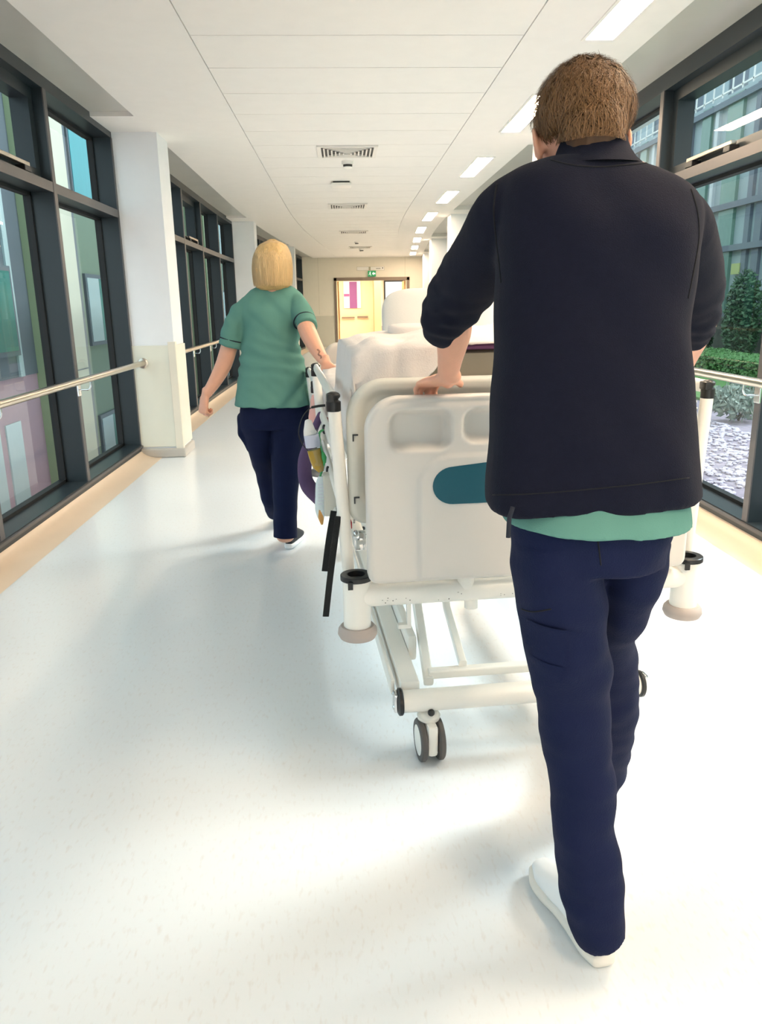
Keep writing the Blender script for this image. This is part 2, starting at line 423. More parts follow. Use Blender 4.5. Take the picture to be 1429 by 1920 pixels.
# ---- far wall with door opening
dA, dB = -.245, 2.12            # outer frame x at Y=25
xw0, xw1, zd = -1.6, 2.75, 2.20
bm = bmesh.new(); box(bm, xw0, dA, YE, YE+.15, 0, ZC+.12); box(bm, dB, xw1+.3, YE, YE+.15, 0, ZC+.12); box(bm, dA, dB, YE, YE+.15, zd, ZC+.12)
obj('wall_end', bm, m_wallwarm, kind='structure')
bm = bmesh.new(); box(bm, xw0, dA-.01, YE-.015, YE-.001, .1, 1.06); obj('trim_4', bm, mat('lower_wall_guard', (206,200,184), .5), kind='structure')
bm = bmesh.new(); box(bm, -.93+.2, -.925+.2, YE-.004, YE-.0005, 1.1, ZC); box(bm, 1.98, 1.985, YE-.004, YE-.0005, 2.2, ZC); obj('trim_5', bm, m_stickedge, kind='structure')
dr = bpy.data.objects.new('door_1', None); COL.objects.link(dr); dr.location = (dA, YE, 0); dr['kind'] = 'structure'; L = rel(dr)
m_dframe = mat('grey_door_frame', (128,112,98), .5)
bm = bmesh.new(); box(bm, dA, dA+.08, YE-.04, YE+.19, 0, zd, off=L); box(bm, dB-.08, dB, YE-.04, YE+.19, 0, zd, off=L); box(bm, dA, dB, YE-.04, YE+.19, zd-.09, zd+.005, off=L); obj('door_frame', bm, m_dframe, dr)
m_oak = mat('oak_veneer', (222,170,110), .45, var=.12, vscale=6, stretch=(8,8,.6))
def leaf(x, sgn):
    bm = bmesh.new(); box(bm, min(x, x+sgn*.045), max(x, x+sgn*.045), YE+.22, YE+1.28, .01, zd-.1, off=L); lf = obj('door_leaf', bm, m_oak, dr)
    bm = bmesh.new(); box(bm, x+sgn*.05 if sgn > 0 else x+sgn*.055, x+sgn*.055 if sgn > 0 else x+sgn*.05, YE+.35, YE+.5, .8, 1.8, off=L); obj('vision_panel', bm, m_gasket, lf)
    bm = bmesh.new(); box(bm, x+sgn*.047 if sgn > 0 else x+sgn*.06, x+sgn*.06 if sgn > 0 else x+sgn*.047, YE+.7, YE+.8, .9, 1.3, off=L); obj('push_plate', bm, m_steel, lf)
leaf(dA+.10, 1); leaf(dB-.10, -1)
# lobby beyond the doors
bm = bmesh.new(); box(bm, -1.2, 1.15, 29.6, 29.75, 0, 2.75); obj('wall_lobby', bm, mat('apricot_paint', (238,212,176), .6), kind='structure')
bm = bmesh.new(); box(bm, 1.15, 1.4, 28.6, 33.9, 0, 2.75); obj('wall_lobby_pier', bm, mat('ochre_paint', (204,178,132), .6), kind='structure')
bm = bmesh.new(); box(bm, 1.4, 4.2, 33.8, 33.95, 0, 2.75); box(bm, 3.6, 3.75, YE+.15, 33.8, 0, 2.75); obj('wall_lobby_right', bm, m_wallwarm, kind='structure')
bm = bmesh.new(); box(bm, -1.3, -1.15, YE+.15, 29.75, 0, 2.75); obj('wall_lobby_left', bm, m_wallwarm, kind='structure')
bm = bmesh.new(); box(bm, -1.3, 4.2, YE+.15, 34, 2.7, 2.78); obj('ceiling_lobby', bm, m_ceil, kind='structure')
def flat(name, px0, px1, py0, py1, Y, m, th=.02, label=None, cat=None, kind=None, parent=None):
    a = at_y(px0, py1, Y); c = at_y(px1, py0, Y); bm = bmesh.new(); L = rel(parent) if parent else V((0,0,0)); box(bm, a.x, c.x, Y-th, Y, a.z, c.z, off=L)
    return obj(name, bm, m, parent, label=label, cat=cat, kind=kind)
ps = thing('poster', 'white wall poster with a wide purple band, seen through the open door', 'poster', at_y(660, 577, 29.58)); 
flat('poster_sheet', 645, 676, 527, 578, 29.58, mat('poster_paper', (244,236,232), .6), parent=ps)
flat('purple_band', 656, 669, 528, 578, 29.557, mat('poster_purple', (140,82,140), .6), .004, parent=ps)
flat('purple_band', 645, 655, 551, 556, 29.557, mat('poster_purple_line', (170,90,150), .6), .004, parent=ps)
rl = thing('wall_rail', 'brown bumper rail on the apricot wall beyond the open door', 'handrail', at_y(665, 597, 29.5))
flat('rail_board', 641, 665, 594, 597, 29.56, m_dframe, .06, parent=rl); flat('rail_board', 670, 690, 592.5, 596, 29.56, m_dframe, .06, parent=rl)
flat('notice_board', 706, 709, 571, 596, 33.78, mat('rose_notice', (210,140,120), .6), .03, 'narrow rose coloured notice on the pale wall beyond the door', 'notice')
wf = bpy.data.objects.new('window_30', None); COL.objects.link(wf); wf.location = at_y(740, 560, 33.7); wf['kind'] = 'structure'
flat('frame', 720.5, 760, 525, 566, 33.78, m_gasket, .05, parent=wf); flat('frosted_pane', 723, 757, 528, 563, 33.72, emitmat('bright_frosted_window', (1, .98, .95), .9), .01, parent=wf)
for px, py, cw in ((706, 618, 8), (717, 615, 8)):
    p = at_y(px+(8 if px < 710 else 14), 622, 32); bm = bmesh.new(); box(bm, p.x-.14, p.x+.14, 31.9, 32.2, 0.01, .55, bv=.02)
    obj('storage_bin', bm, mat('bin_grey', (150,130,150), .5), label='small %s grey bin on the lobby floor beyond the door' % ('left' if px < 710 else 'right'), cat='bin')
ld = bpy.data.lights.new('lobby_lamp', 'AREA'); ld.shape = 'RECTANGLE'; ld.size = 3.4; ld.size_y = 2.6; ld.energy = 150; ld.color = (1, .84, .64)
lo = bpy.data.objects.new('lobby_lamp', ld); COL.objects.link(lo); lo.location = (1.2, 27.3, 2.66)
ld2 = bpy.data.lights.new('lobby_lamp', 'AREA'); ld2.shape = 'RECTANGLE'; ld2.size = 1.6; ld2.size_y = 3; ld2.energy = 80; ld2.color = (1, .88, .7)
lo2 = bpy.data.objects.new('lobby_lamp', ld2); COL.objects.link(lo2); lo2.location = (2.6, 31.5, 2.66)

# signs over the door
ex = thing('exit_sign', 'small green emergency exit sign with running figure and arrow above the door', 'sign', at_y(697.5, 513, YE-.05)); L = rel(ex)
c = V((0, 0, 0)); w_, h_ = .125, .085
bm = bmesh.new(); box(bm, -w_, w_, -.02, .03, -h_, h_, bv=.004); obj('sign_plate', bm, mat('exit_green', (22,112,62), .5, emit=((.01,.18,.06), .6)), ex)
m_signw = mat('sign_white', (240,250,240), .5, emit=((.9,1,.9), .5))
bm = bmesh.new()   # arrow pointing left
vs = [bm.verts.new((x, -.0225, z)) for x, z in ((.005,0),(.05,.05),(.05,.02),(.105,.02),(.105,-.02),(.05,-.02),(.05,-.05))]; bm.faces.new(vs)
obj('arrow', bm, m_signw, ex)
bm = bmesh.new()   # running figure with doorway
ball(bm, (-.055, -.022, .05), (.012, .002, .012), 10)
for a, b_ in (((-.055,.035),(-.06,-.005)), ((-.06,-.005),(-.035,-.03)), ((-.035,-.03),(-.04,-.06)), ((-.06,-.005),(-.085,-.03)), ((-.085,-.03),(-.1,-.028)), ((-.056,.025),(-.035,.01)), ((-.056,.025),(-.085,.01))):
    tube(bm, [(a[0], -.022, a[1]), (b_[0], -.022, b_[1])], (.006), 6)
obj('running_figure', bm, m_signw, ex)
sg = thing('direction_sign', 'long thin white wall sign with faint lettering above the exit sign', 'sign', at_y(695, 503.5, YE-.02))
bm = bmesh.new(); box(bm, -.43, .43, 0, .015, -.055, .055, bv=.003); obj('sign_plate', bm, m_white, sg)
bm = bmesh.new()
for x0, x1, z0, z1 in ((-.43,.43,.05,.056),(-.43,.43,-.056,-.05),(-.43,-.424,-.056,.056),(.424,.43,-.056,.056),(-.06,.0,-.05,.05)): box(bm, x0, x1, -.002, 0, z0, z1)
obj('sign_border', bm, m_stickedge, sg)
bm = bmesh.new(); 
for k in range(6): box(bm, .17+k*.024, .185+k*.024, -.002, 0, -.012, .012)
obj('lettering', bm, m_dark, sg)
bm = bmesh.new(); box(bm, .36, .39, -.003, 0, -.005, .03); obj('symbol', bm, m_dark, sg)
sc = thing('security_camera', 'small dark dome camera under the ceiling at the right end of the corridor', 'camera', at_z(793, 482, 2.79))
bm = bmesh.new(); lathe(bm, [(.09,0),(.09,-.03),(.075,-.05)], (0,0,.005), 20); obj('base', bm, m_white, sc, smooth='auto')
bm = bmesh.new(); ball(bm, (0,0,-.05), .065, 16); obj('dome', bm, m_black, sc, smooth=True)

# ---- ceiling fittings
def lamp(i, y, label):
    x = 1.505+bend(y); t = thing('ceiling_light', label, 'light', (x, y, ZC), -math.atan(bend(y+.5)-bend(y-.5)), group='recessed strip lights along the right side of the ceiling')
    bm = bmesh.new(); 
    for a in ((-.10,.10,-.625,-.60),(-.10,.10,.60,.625),(-.10,-.08,-.60,.60),(.08,.10,-.60,.60)): box(bm, a[0], a[1], a[2], a[3], -.006, .0)
    obj('frame', bm, m_white, t)
    bm = bmesh.new(); box(bm, -.079, .079, -.599, .599, -.004, 0); obj('diffuser', bm, m_lamp, t)
ord_ = ['at the very top of the picture, cut by the frame', 'touching the left of the man\'s head', 'third along, just above the man\'s left shoulder', 'fourth along, level with the flat ceiling box', 'fifth along, midway down the corridor', 'sixth along, far down the corridor', 'seventh along, far down the corridor', 'eighth along, next to last', 'last and farthest, beside the end wall']
for i in range(9): lamp(i, 4.25+2.4*i, 'glowing strip ceiling light, '+ord_[i])
for i in range(4):
    lamp(0, 1.85-2.4*i, 'strip ceiling light out of view, '+('directly overhead of the viewpoint', 'first one behind the viewpoint', 'second one behind the viewpoint', 'rearmost of all')[i])
def vent(px, py, label):
    p = at_z(px, py, ZC); p.y = round((p.y-4.79-.3)/.6)*.6+4.79+.3; t = thing('ceiling_vent', label, 'air vent', (p.x, p.y, ZC))
    w, h = .29, .29; bm = bmesh.new()
    for a in ((-w,w,-h,-h+.04),(-w,w,h-.04,h),(-w,-w+.04,-h+.04,h-.04),(w-.04,w,-h+.04,h-.04)): box(bm, *a, -.014, 0, bv=.002)
    obj('frame', bm, m_vent, t)
    bm = bmesh.new(); box(bm, -w+.04, w-.04, -h+.04, h-.04, -.003, -.001); obj('backing', bm, m_dark, t)
    for k in range(6):
        bm = bmesh.new(); r = .23-k*.037
        for sx0, sx1, sy0, sy1 in ((-r,r,-r,-r+.014),(-r,r,r-.014,r),(-r,-r+.014,-r,r),(r-.014,r,-r,r)):
            fs = box(bm, sx0, sx1, sy0, sy1, -.016-.002*k, -.003)
        obj('louvre', bm, m_vent, t)
vent(651, 283, 'nearest square louvred ceiling vent'); vent(652, 384, 'second louvred ceiling vent, beyond the flat ceiling box'); vent(663, 434, 'third louvred ceiling vent, faint and far'); vent(676, 462, 'farthest louvred ceiling vent, before the end wall')
def smoke(px, py, label, s=1):
    p = at_z(px, py, ZC-.02); t = thing('smoke_detector', label, 'smoke detector', (p.x, p.y, ZC))
    bm = bmesh.new(); lathe(bm, [(.055*s,0),(.055*s,-.02*s),(.052*s,-.03*s)], (0,0,0), 24); obj('base', bm, m_white, t, smooth='auto')
    bm = bmesh.new(); lathe(bm, [(.042*s,-.03*s),(.04*s,-.05*s)], (0,0,0), 24); obj('slots', bm, m_dark, t, smooth='auto')
    bm = bmesh.new(); lathe(bm, [(.044*s,-.05*s),(.038*s,-.058*s),(.02*s,-.066*s),(.004,-.066*s)], (0,0,0), 24); obj('cap', bm, m_white, t, smooth='auto')
smoke(652, 306, 'nearest round smoke detector on the ceiling behind the vent', 1.15); smoke(669, 455, 'small pale round detector far down the ceiling', 1); smoke(678, 468, 'dark-looking round detector farthest along the ceiling', 1.2)
p = at_z(640, 345, ZC-.02); t = thing('access_point', 'flat white wireless box with dark gap hanging from the ceiling', 'ceiling box', (p.x, p.y, ZC))
bm = bmesh.new(); box(bm, -.10, .10, -.08, .08, -.02, 0); obj('mount', bm, m_dark, t)
bm = bmesh.new(); box(bm, -.12, .12, -.12, .12, -.05, -.018, bv=.01); obj('housing', bm, m_white, t, smooth='auto')

# ================================================================== OUTSIDE
m_sagedk = mat('sage_render', (112,130,112), .6, var=.06, vscale=3)
m_sage = mat('sage_panel', (150,164,128), .6, var=.06, vscale=3)
m_cream = mat('cream_render', (196,194,176), .7, var=.05, vscale=2)
m_teal2 = mat('teal_glass_panel', (58,120,112), .25, var=.15, vscale=2)
m_turq = mat('turquoise_panel', (62,150,158), .3, var=.12, vscale=4, stretch=(1,6,.4))
m_greyp = mat('grey_cladding', (92,100,108), .5, var=.1, vscale=2)
m_dkgl = mat('dark_glass', (44,60,66), .12)
m_pink = mat('pink_render', (170,140,152), .7, var=.05)
m_pale = mat('pale_panel', (170,188,190), .3)
m_brick = mat('red_paving', (150,100,92), .8, var=.1, vscale=20)
bm = bmesh.new(); box(bm, -40, -2.3, -10, 60, -1.9, -1.6); obj('ground_left', bm, m_brick, kind='structure')
FX = -4.6
def fp(name, x0, x1, ya, yb, za, zb, m, par=None):
    bm = bmesh.new(); par = par or t; box(bm, x0, x1, ya, yb, za, zb, off=rel(t)); return obj(name, bm, m, par)
def win(ya, yb, za, zb, m, m2, X=None, fr=.07):
    X = FX if X is None else X
    w = fp('window', X-.02, X+.05, ya, yb, za, zb, m_greyp); fp('pane', X+.05, X+.06, ya+fr, (ya+yb)/2, za+fr, zb-fr, m, w); fp('pane', X+.05, X+.06, (ya+yb)/2, yb-fr, za+fr, zb-fr, m2, w)
t = thing('annexe', 'grey and pink building wing with pale doors outside the nearest left window', 'building', (-4.6, 10, -1.6))
fp('upper_wall', -5.2, FX, 7.6, 11.9, .45, 8, m_greyp); fp('lower_wall', -5.2, FX-.02, 7.6, 11.9, -1.35, .45, m_pink); fp('plinth', -5.2, FX+.02, 7.6, 11.9, -1.6, -1.35, m_brick)
win(9.6, 11.25, .75, 1.95, m_teal2, m_teal2); win(9.6, 11.0, 3.2, 4.6, m_dkgl, m_pale)
fp('door_panel', FX-.02, FX, 10.55, 11.05, -1.3, -.15, m_pale); fp('door_panel', FX-.02, FX, 9.8, 10.35, -1.3, -.1, m_pale)
fp('reflection_strip', FX, FX+.03, 11.2, 11.35, .45, 8, m_pale)  # pale strip modelled in place of a reflection
fp('sage_pier', -5.2, FX+.12, 11.9, 12.55, -1.6, 8, m_sage)
for z in (.72, 2.75, 4.8): fp('joint', FX+.118, FX+.123, 11.9, 12.55, z, z+.02, m_dkgl)
t = thing('building', 'cream and sage building with teal windows across the left courtyard', 'building', (-4.7, 13.4, -1.6))
fp('cream_wall', -5.6, FX+.06, 12.9, 14.05, -1.6, 9, m_cream); fp('grey_strip', -5.6, FX+.03, 14.05, 14.25, -1.6, 9, m_greyp); fp('sage_wall', -5.6, FX, 14.25, 48, -1.6, 9, m_sagedk)
for z in (.35, 3.05): fp('joint', FX+.058, FX+.064, 12.9, 14.05, z, z+.02, m_greyp)
win(14.45, 15.9, .72, 1.98, m_pale, m_teal2); win(14.45, 15.9, -1.5, -.55, m_pale, m_teal2); win(14.3, 16.2, 3.1, 5.0, m_turq, m_turq); win(14.3, 16.2, 5.1, 6.6, m_turq, m_turq)
for k in range(12):
    y = 17.6+k*2.5
    for za, zb in ((-1.3, -.2), (.7, 2.0), (3.2, 4.8), (5.4, 6.8)): win(y, y+1.3, za, zb, m_teal2, m_pale if k % 2 else m_dkgl)
    fp('pier', FX, FX+.12, y-.7, y-.35, -1.6, 9, m_sage)
# right courtyard
m_gravel = mat('gravel_bed', (142,130,146), .9, bump=.8, bscale=30, var=.5, vscale=14)
m_grass = mat('lawn_green', (82,134,64), .9, bump=.6, bscale=60, var=.35, vscale=20)
bm = bmesh.new(); box(bm, 2.5, 5.4, -10, 45, -.4, -.12); obj('ground_right', bm, m_gravel, kind='structure')
bm = bmesh.new(); box(bm, 5.4, 40, -10, 45, -.4, -.08); obj('ground_lawn', bm, m_grass, kind='structure')
bm = bmesh.new(); rg = random.Random(3)
for k in range(2600):
    x, y = rg.uniform(2.62, 4.6), rg.uniform(3.2, 9.5); s = rg.uniform(.012, .035)
    v0 = len(bm.verts); mt = Matrix.Translation((x, y, -.11)) @ Matrix.Rotation(rg.uniform(0, 6), 4, 'Z') @ Matrix.Diagonal((s*1.4, s, s*.6, 1))
    bmesh.ops.create_icosphere(bm, subdivisions=1, radius=1, matrix=mt)
o = obj('pebbles', bm, mat('pale_pebbles', (196,186,204), .7, var=.4, vscale=9), kind='stuff', label='pale purple and white pebbles bedded along the outside of the right window', cat='pebbles')
def leafmass(bm, c, r, n, rg, s=.05):
    for k in range(n):
        d = V((rg.gauss(0,1), rg.gauss(0,1), rg.gauss(0,1))).normalized()*(rg.random()**.35)
        p = V(c)+V((d.x*r[0], d.y*r[1], d.z*r[2])); 
        a = V((rg.gauss(0,1), rg.gauss(0,1), rg.gauss(0,1))).normalized()*s; b_ = a.orthogonal().normalized()*s*.5
        vs = [bm.verts.new(q) for q in (p-a, p+b_, p+a, p-b_)]; bm.faces.new(vs)
m_leaf = mat('shrub_leaf', (92,138,76), .6, var=.35, vscale=5); m_leaf2 = mat('dark_ivy_leaf', (66,100,66), .6, var=.3, vscale=5)
rg = random.Random(5)
def shrub(cx, cy, r, label, m, n=900):
    t = thing('shrub', label, 'shrub', (cx, cy, -.1)); bm = bmesh.new(); leafmass(bm, (0,0,r[2]), r, n, rg, .06); obj('foliage', bm, m, t)
    bm = bmesh.new(); 
    for q in range(5): tube(bm, [(0,0,0), (rg.uniform(-.5,.5)*r[0], rg.uniform(-.5,.5)*r[1], r[2]*1.2)], [.015,.006], 5)
    obj('stem', bm, mat('bark', (90,76,60), .8), t)
def hedge(x0, x1, y0, y1, z1, label, m, n):
    t = thing('hedge', label, 'hedge', ((x0+x1)/2, (y0+y1)/2, -.1)); bm = bmesh.new()
    for k in range(n):
        f = rg.random(); p = V((rg.uniform(x0, x1), rg.uniform(y0, y1), rg.uniform(-.06, z1)))
        if f < .45: p.z = z1-rg.random()*.04
        elif f < .8: p.x = x0+rg.random()*.05
        p.z += .05*nz(p, (1.5, 1.5, 0))
        a = V((rg.gauss(0,1), rg.gauss(0,1), rg.gauss(0,1))).normalized()*.05; b_ = a.orthogonal().normalized()*.03
        bm.faces.new([bm.verts.new(q-rel(t)) for q in (p-a, p+b_, p+a, p-b_)])
    obj('foliage', bm, m, t); bm = bmesh.new(); box(bm, x0+.06, x1-.06, y0+.06, y1-.06, -.1, z1-.06, off=rel(t)); obj('woody_core', bm, m_leaf2, t)
hedge(7.2, 8.4, 12.5, 21, .30, 'long low bright green clipped hedge outside the right window', m_leaf, 9000)
shrub(8.85, 18.9, (.22, .42, 1.05), 'dark ivy column on the grey building, nearer the man', m_leaf2, 2200)
shrub(8.8, 17.0, (.28, .7, 1.05), 'wide dark ivy on the grey building by the right picture edge', m_leaf2, 3200)
for k, (x, y) in enumerate(((4.9, 9.3), (5.3, 10.4), (5.9, 11.2), (5.6, 9.6))): shrub(x, y, (.3, .3, .16), 'small grey-green bedding plant beyond the pebbles, '+['closest to the window', 'second from the window', 'nearest the hedge', 'between the others'][k], mat('grey_green_leaf', (120,132,120), .7, var=.3), 260)
t = thing('building', 'blue grey panelled building across the garden through the right windows', 'building', (9.6, 24, -.1)); L = rel(t)
m_bg1 = mat('blue_grey_cladding', (160,174,180), .5, var=.08, vscale=2); m_bg2 = mat('slate_strip', (104,112,126), .5); m_bg3 = mat('green_glass_strip', (108,142,130), .2, var=.1); m_bg4 = mat('pale_mullion', (196,202,208), .4)
fp('wall', 9.6, 10.2, 14.5, 45, -.1, 6.2, m_bg1)
y = 14.6; i = 0
while y < 40:
    w = (.22, .75, .18, .5, .3)[i % 5]; fp('cladding_panel', 9.52, 9.6, y, y+w, 0.9, 6.1, (m_bg2, m_bg3, m_bg4, m_bg3, m_bg2)[i % 5]); y += w+(.45, .25, .6)[i % 3]; i += 1
for z in (.9, 2.5, 3.5, 5.9): fp('floor_band', 9.45, 9.55, 14.5, 45, z, z+.14, m_bg2)
fp('base_wall', 9.42, 9.58, 14.5, 45, -.1, .95, mat('rough_stone', (104,104,100), .9, var=.4, vscale=5))
fp('lit_window', 9.5, 9.53, 18.75, 19.15, 1.95, 2.2, mat('lit_room', (150,160,90), .4, emit=((.6,.7,.3), .08)))
rt = thing('roof_railing', 'white metal railing along the roof of the grey building', 'railing', (9.6, 24, 6.2)); L = rel(rt)
bm = bmesh.new(); box(bm, 9.62, 9.66, 14.6, 40, 7.0, 7.05, off=L); obj('rail', bm, m_white, rt)
bm = bmesh.new(); box(bm, 9.62, 9.66, 14.6, 40, 6.28, 6.32, off=L); obj('rail', bm, m_white, rt)
for k in range(50):
    bm = bmesh.new(); y = 14.7+k*.5; box(bm, 9.62, 9.65, y, y+.035, 6.2, 7.0, off=L); obj('post', bm, m_white, rt)
t = thing('building', 'tall slate building rising behind the white roof railing on the right', 'building', (14, 24, -.1)); L = rel(t)
fp('wall', 14, 15, 14, 60, -.1, 15, m_bg2)
for k in range(12): fp('window', 13.95, 14, 16+k*3.4, 18+k*3.4, 7.2, 9.6, m_bg1)
# ================================================================== HOSPITAL BED
BO = V((0.52, 2.11, 0)); BT = math.radians(4.4)
BM = Matrix.Translation(BO) @ Matrix.Rotation(BT, 4, 'Z'); BMI = BM.inverted()
def b2w(a, v, z): return BM @ V((a, v, z))
def atb(x, y, d):
    r = BMI.to_3x3() @ ray(x, y); c = BMI @ C0
    return c + r*((d-c.y)/r.y)
bed = thing('hospital_bed', 'white wheeled hospital bed with moulded footboard being pushed down the corridor', 'bed', BO, BT)
def sst(e0, e1, x): t = max(0, min(1, (x-e0)/(e1-e0))); return t*t*(3-2*t)
def rbox(x, z, x0, x1, z0, z1, r, soft):   # soft rounded-box mask, 1 inside
    cx, cz, hx, hz = (x0+x1)/2, (z0+z1)/2, (x1-x0)/2-r, (z1-z0)/2-r
    dx, dz = max(abs(x-cx)-hx, 0), max(abs(z-cz)-hz, 0); d = math.hypot(dx, dz)-r
    return sst(soft, 0, d) if d > -1 else 1
FA0, FA1, FZ0, FZ1 = -.475, .458, .598, 1.118
FC = (FA0+FA1)/2
def fdepth(a, z):
    q = abs(a-FC)
    d = 0.0
    d += .040*rbox(q, z, .248, .39, .988, 1.068, .02, .016)          # side pockets beyond the grips
    d += .040*rbox(q, z, -.3, .190, 1.003, 1.068, .02, .016)               # centre pocket
    d -= .006*rbox(q, z, -.3, .325, .40, .955, .09, .004)                # raised centre field
    d += .010*sst(1.085, 1.118, z)
    return d
def slab(name, a0, a1, z0, z1, rt, rb, df, vf, vb, m, parent, N=96, K=60, edge=.014, **kw):
    bm = bmesh.new(); front = []; back = []
    def shape(u, w):
        # map unit square to rounded rectangle by pulling corners in
        a = a0+(a1-a0)*u; z = z0+(z1-z0)*w
        r = rt if w > .5 else rb
        da = min(a-a0, a1-a); dz = min(z-z0, z1-z)
        if da < r and dz < r:
            px, pz = r-da, r-dz; mx_ = max(px, pz); L_ = math.hypot(px, pz)
            if L_ > 1e-9:
                k = mx_/L_; px *= k; pz *= k
            a = (a0+r-px) if a-a0 < a1-a else (a1-r+px); z = (z0+r-pz) if z-z0 < z1-z else (z1-r+pz)
        return a, z
    for j in range(K+1):
        f = []; g = []
        for i in range(N+1):
            u, w = i/N, j/K; a, z = shape(u, w)
            e = min(u*(a1-a0), (1-u)*(a1-a0), w*(z1-z0), (1-w)*(z1-z0)); rr = edge
            ed = rr-math.sqrt(max(0, rr*rr-(rr-min(e, rr))**2))
            f.append(bm.verts.new((a, vf+ed+df(a, z)*(1 if e > rr*.5 else 0), z))); g.append(bm.verts.new((a, vb-ed, z)))
        front.append(f); back.append(g)
    for j in range(K):
        for i in range(N):
            bm.faces.new((front[j][i], front[j][i+1], front[j+1][i+1], front[j+1][i]))
            bm.faces.new((back[j][i], back[j+1][i], back[j+1][i+1], back[j][i+1]))
    for i in range(N):
        bm.faces.new((front[0][i], back[0][i], back[0][i+1], front[0][i+1])); bm.faces.new((front[K][i], front[K][i+1], back[K][i+1], back[K][i]))
    for j in range(K):
        bm.faces.new((front[j][0], front[j+1][0], back[j+1][0], back[j][0])); bm.faces.new((front[j][N], back[j][N], back[j+1][N], front[j+1][N]))
    return obj(name, bm, m, parent, smooth=True, **kw)
fb = slab('footboard', FA0, FA1, FZ0, FZ1, .092, .03, fdepth, -.075, -.018, m_board, bed, 128, 80)
# teal insert: stadium with a gently rising top edge, white rim round it
def insert(name, grow, v, m):
    bm = bmesh.new(); pts = []
    for k in range(17):
        t = PI/2+PI*k/16; pts.append((-.232+(.056+grow)*math.cos(t), .876+(.052+grow)*math.sin(t)))
    left = pts; top = [(-.05, .945+grow), (0, .948+grow)]
    half = [(-x, z) for x, z in left[::-1]]
    poly = left+half+[(.05, .945+grow)]+[(-.05, .945+grow)]
    f = [bm.verts.new((x+FC, v, z)) for x, z in poly]; bk = [bm.verts.new((x+FC, v+.006, z)) for x, z in poly]
    bm.faces.new(f); bm.faces.new(bk[::-1])
    for i in range(len(f)): bm.faces.new((f[i], bk[i], bk[(i+1)%len(f)], f[(i+1)%len(f)]))
    return obj(name, bm, m, fb)
insert('panel_rim', .006, -.0805, m_white); insert('teal_panel', 0, -.0825, m_teal)
bm = bmesh.new(); p0 = atb(815, 1075, -.08); p1 = atb(887, 1004, -.08); box(bm, p0.x, p1.x, -.0800, -.0765, p0.z+.004, p1.z+.003, bv=.0012)
stk = obj('sticker', bm, m_sticker, fb, label='faded cream square sticker')
bm = bmesh.new(); rg = random.Random(4)
for k in range(9): a = p0.x+.008+k*.0045; box(bm, a, a+.0035, -.0804, -.0799, p1.z-.007, p1.z-.0055)
for k in range(6): a = p0.x+.006+rg.random()*.03; z = p1.z-.014-rg.random()*.008; box(bm, a, a+.006, -.0804, -.0799, z, z+.0015)
obj('faded_print', bm, m_ink, stk)
# second moulded panel behind the footboard
ep = slab('end_panel', -.515, .50, .74, 1.155, .11, .05, lambda a, z: .012*rbox(a, z, -.47, .46, .80, 1.11, .05, .01), .050, .088, m_board2, bed, 90, 50)
for z in (1.0, .82):
    bm = bmesh.new(); box(bm, -.500, -.484, .046, .0495, z, z+.004); box(bm, -.500, -.496, .046, .0495, z-.016, z); obj('catch', bm, m_black, ep)
# transverse tube, corner posts, bumpers
bm = bmesh.new(); tube(bm, [(-.50, 0, .545), (.50, 0, .545)], .036, 24); tubeo = obj('end_tube', bm, m_metalw, bed, smooth='auto')
bm = bmesh.new(); rg = random.Random(9)
for k in range(26):
    a = rg.uniform(-.44, .4); th = rg.uniform(-.5, .1); z = .545+.0362*math.sin(th); v = -.0362*math.cos(th); w = rg.uniform(.001, .004)
    box(bm, a, a+w, v-.0004, v+.0004, z-rg.uniform(.0006, .003), z)
obj('paint_chips', bm, m_dark, tubeo)
bm = bmesh.new(); lathe(bm, [(.026, .555), (.026, .597), (.022, .599)], (-.185, -.01, 0), 20); lathe(bm, [(.017,.598),(.017,.601)], (-.185,-.01,0), 16, mi=1); obj('board_socket', bm, [m_metalw, m_black], tubeo, smooth='auto'); bm = bmesh.new(); lathe(bm, [(.02, .485), (.02, .52)], (-.165, .0, 0), 16)
obj('board_socket', bm, [m_metalw, m_black], tubeo, smooth='auto')
def corner_post(a, v):
    bm = bmesh.new(); lathe(bm, [(.038, .445), (.04, .447), (.04, .592)], (a, v, 0), 28); cp = obj('corner_post', bm, m_metalw, bed, smooth='auto')
    bm = bmesh.new(); lathe(bm, [(.041,.592),(.046,.594),(.046,.607),(.044,.609),(.026,.609),(.025,.595),(.0248,.5935)], (a, v, 0), 28); box(bm, a-.028, a-.014, v-.047, v-.041, .578, .6)
    obj('socket_ring', bm, m_black, cp, smooth='auto')
    bm = bmesh.new(); lathe(bm, [(.035,.412),(.052,.416),(.058,.428),(.056,.442),(.048,.452),(.035,.452)], (a, v, 0), 32)
    obj('bumper', bm, m_bump, cp, smooth='auto')
corner_post(-.503, 0); corner_post(.500, 0); corner_post(-.503, 2.235); corner_post(.500, 2.235)
bm = bmesh.new(); tube(bm, [(-.50, 2.235, .545), (.50, 2.235, .545)], .036, 24); obj('end_tube', bm, m_metalw, bed, smooth='auto')
for s in (-1, 1):
    bm = bmesh.new(); tube(bm, [(s*.37, .0, .56), (s*.37, .12, .69), (s*.37, 2.1, .69), (s*.37, 2.235, .56)], .02, 14); obj('side_tube', bm, m_metalw, bed, smooth='auto')
# hook bracket under the tube
bm = bmesh.new(); p = atb(755, 1150, .02); box(bm, p.x+.012, p.x+.024, .01, .03, p.z-.035, .53); box(bm, p.x-.015, p.x+.024, .01, .03, p.z-.045, p.z-.033); obj('bracket', bm, m_metalw, bed)
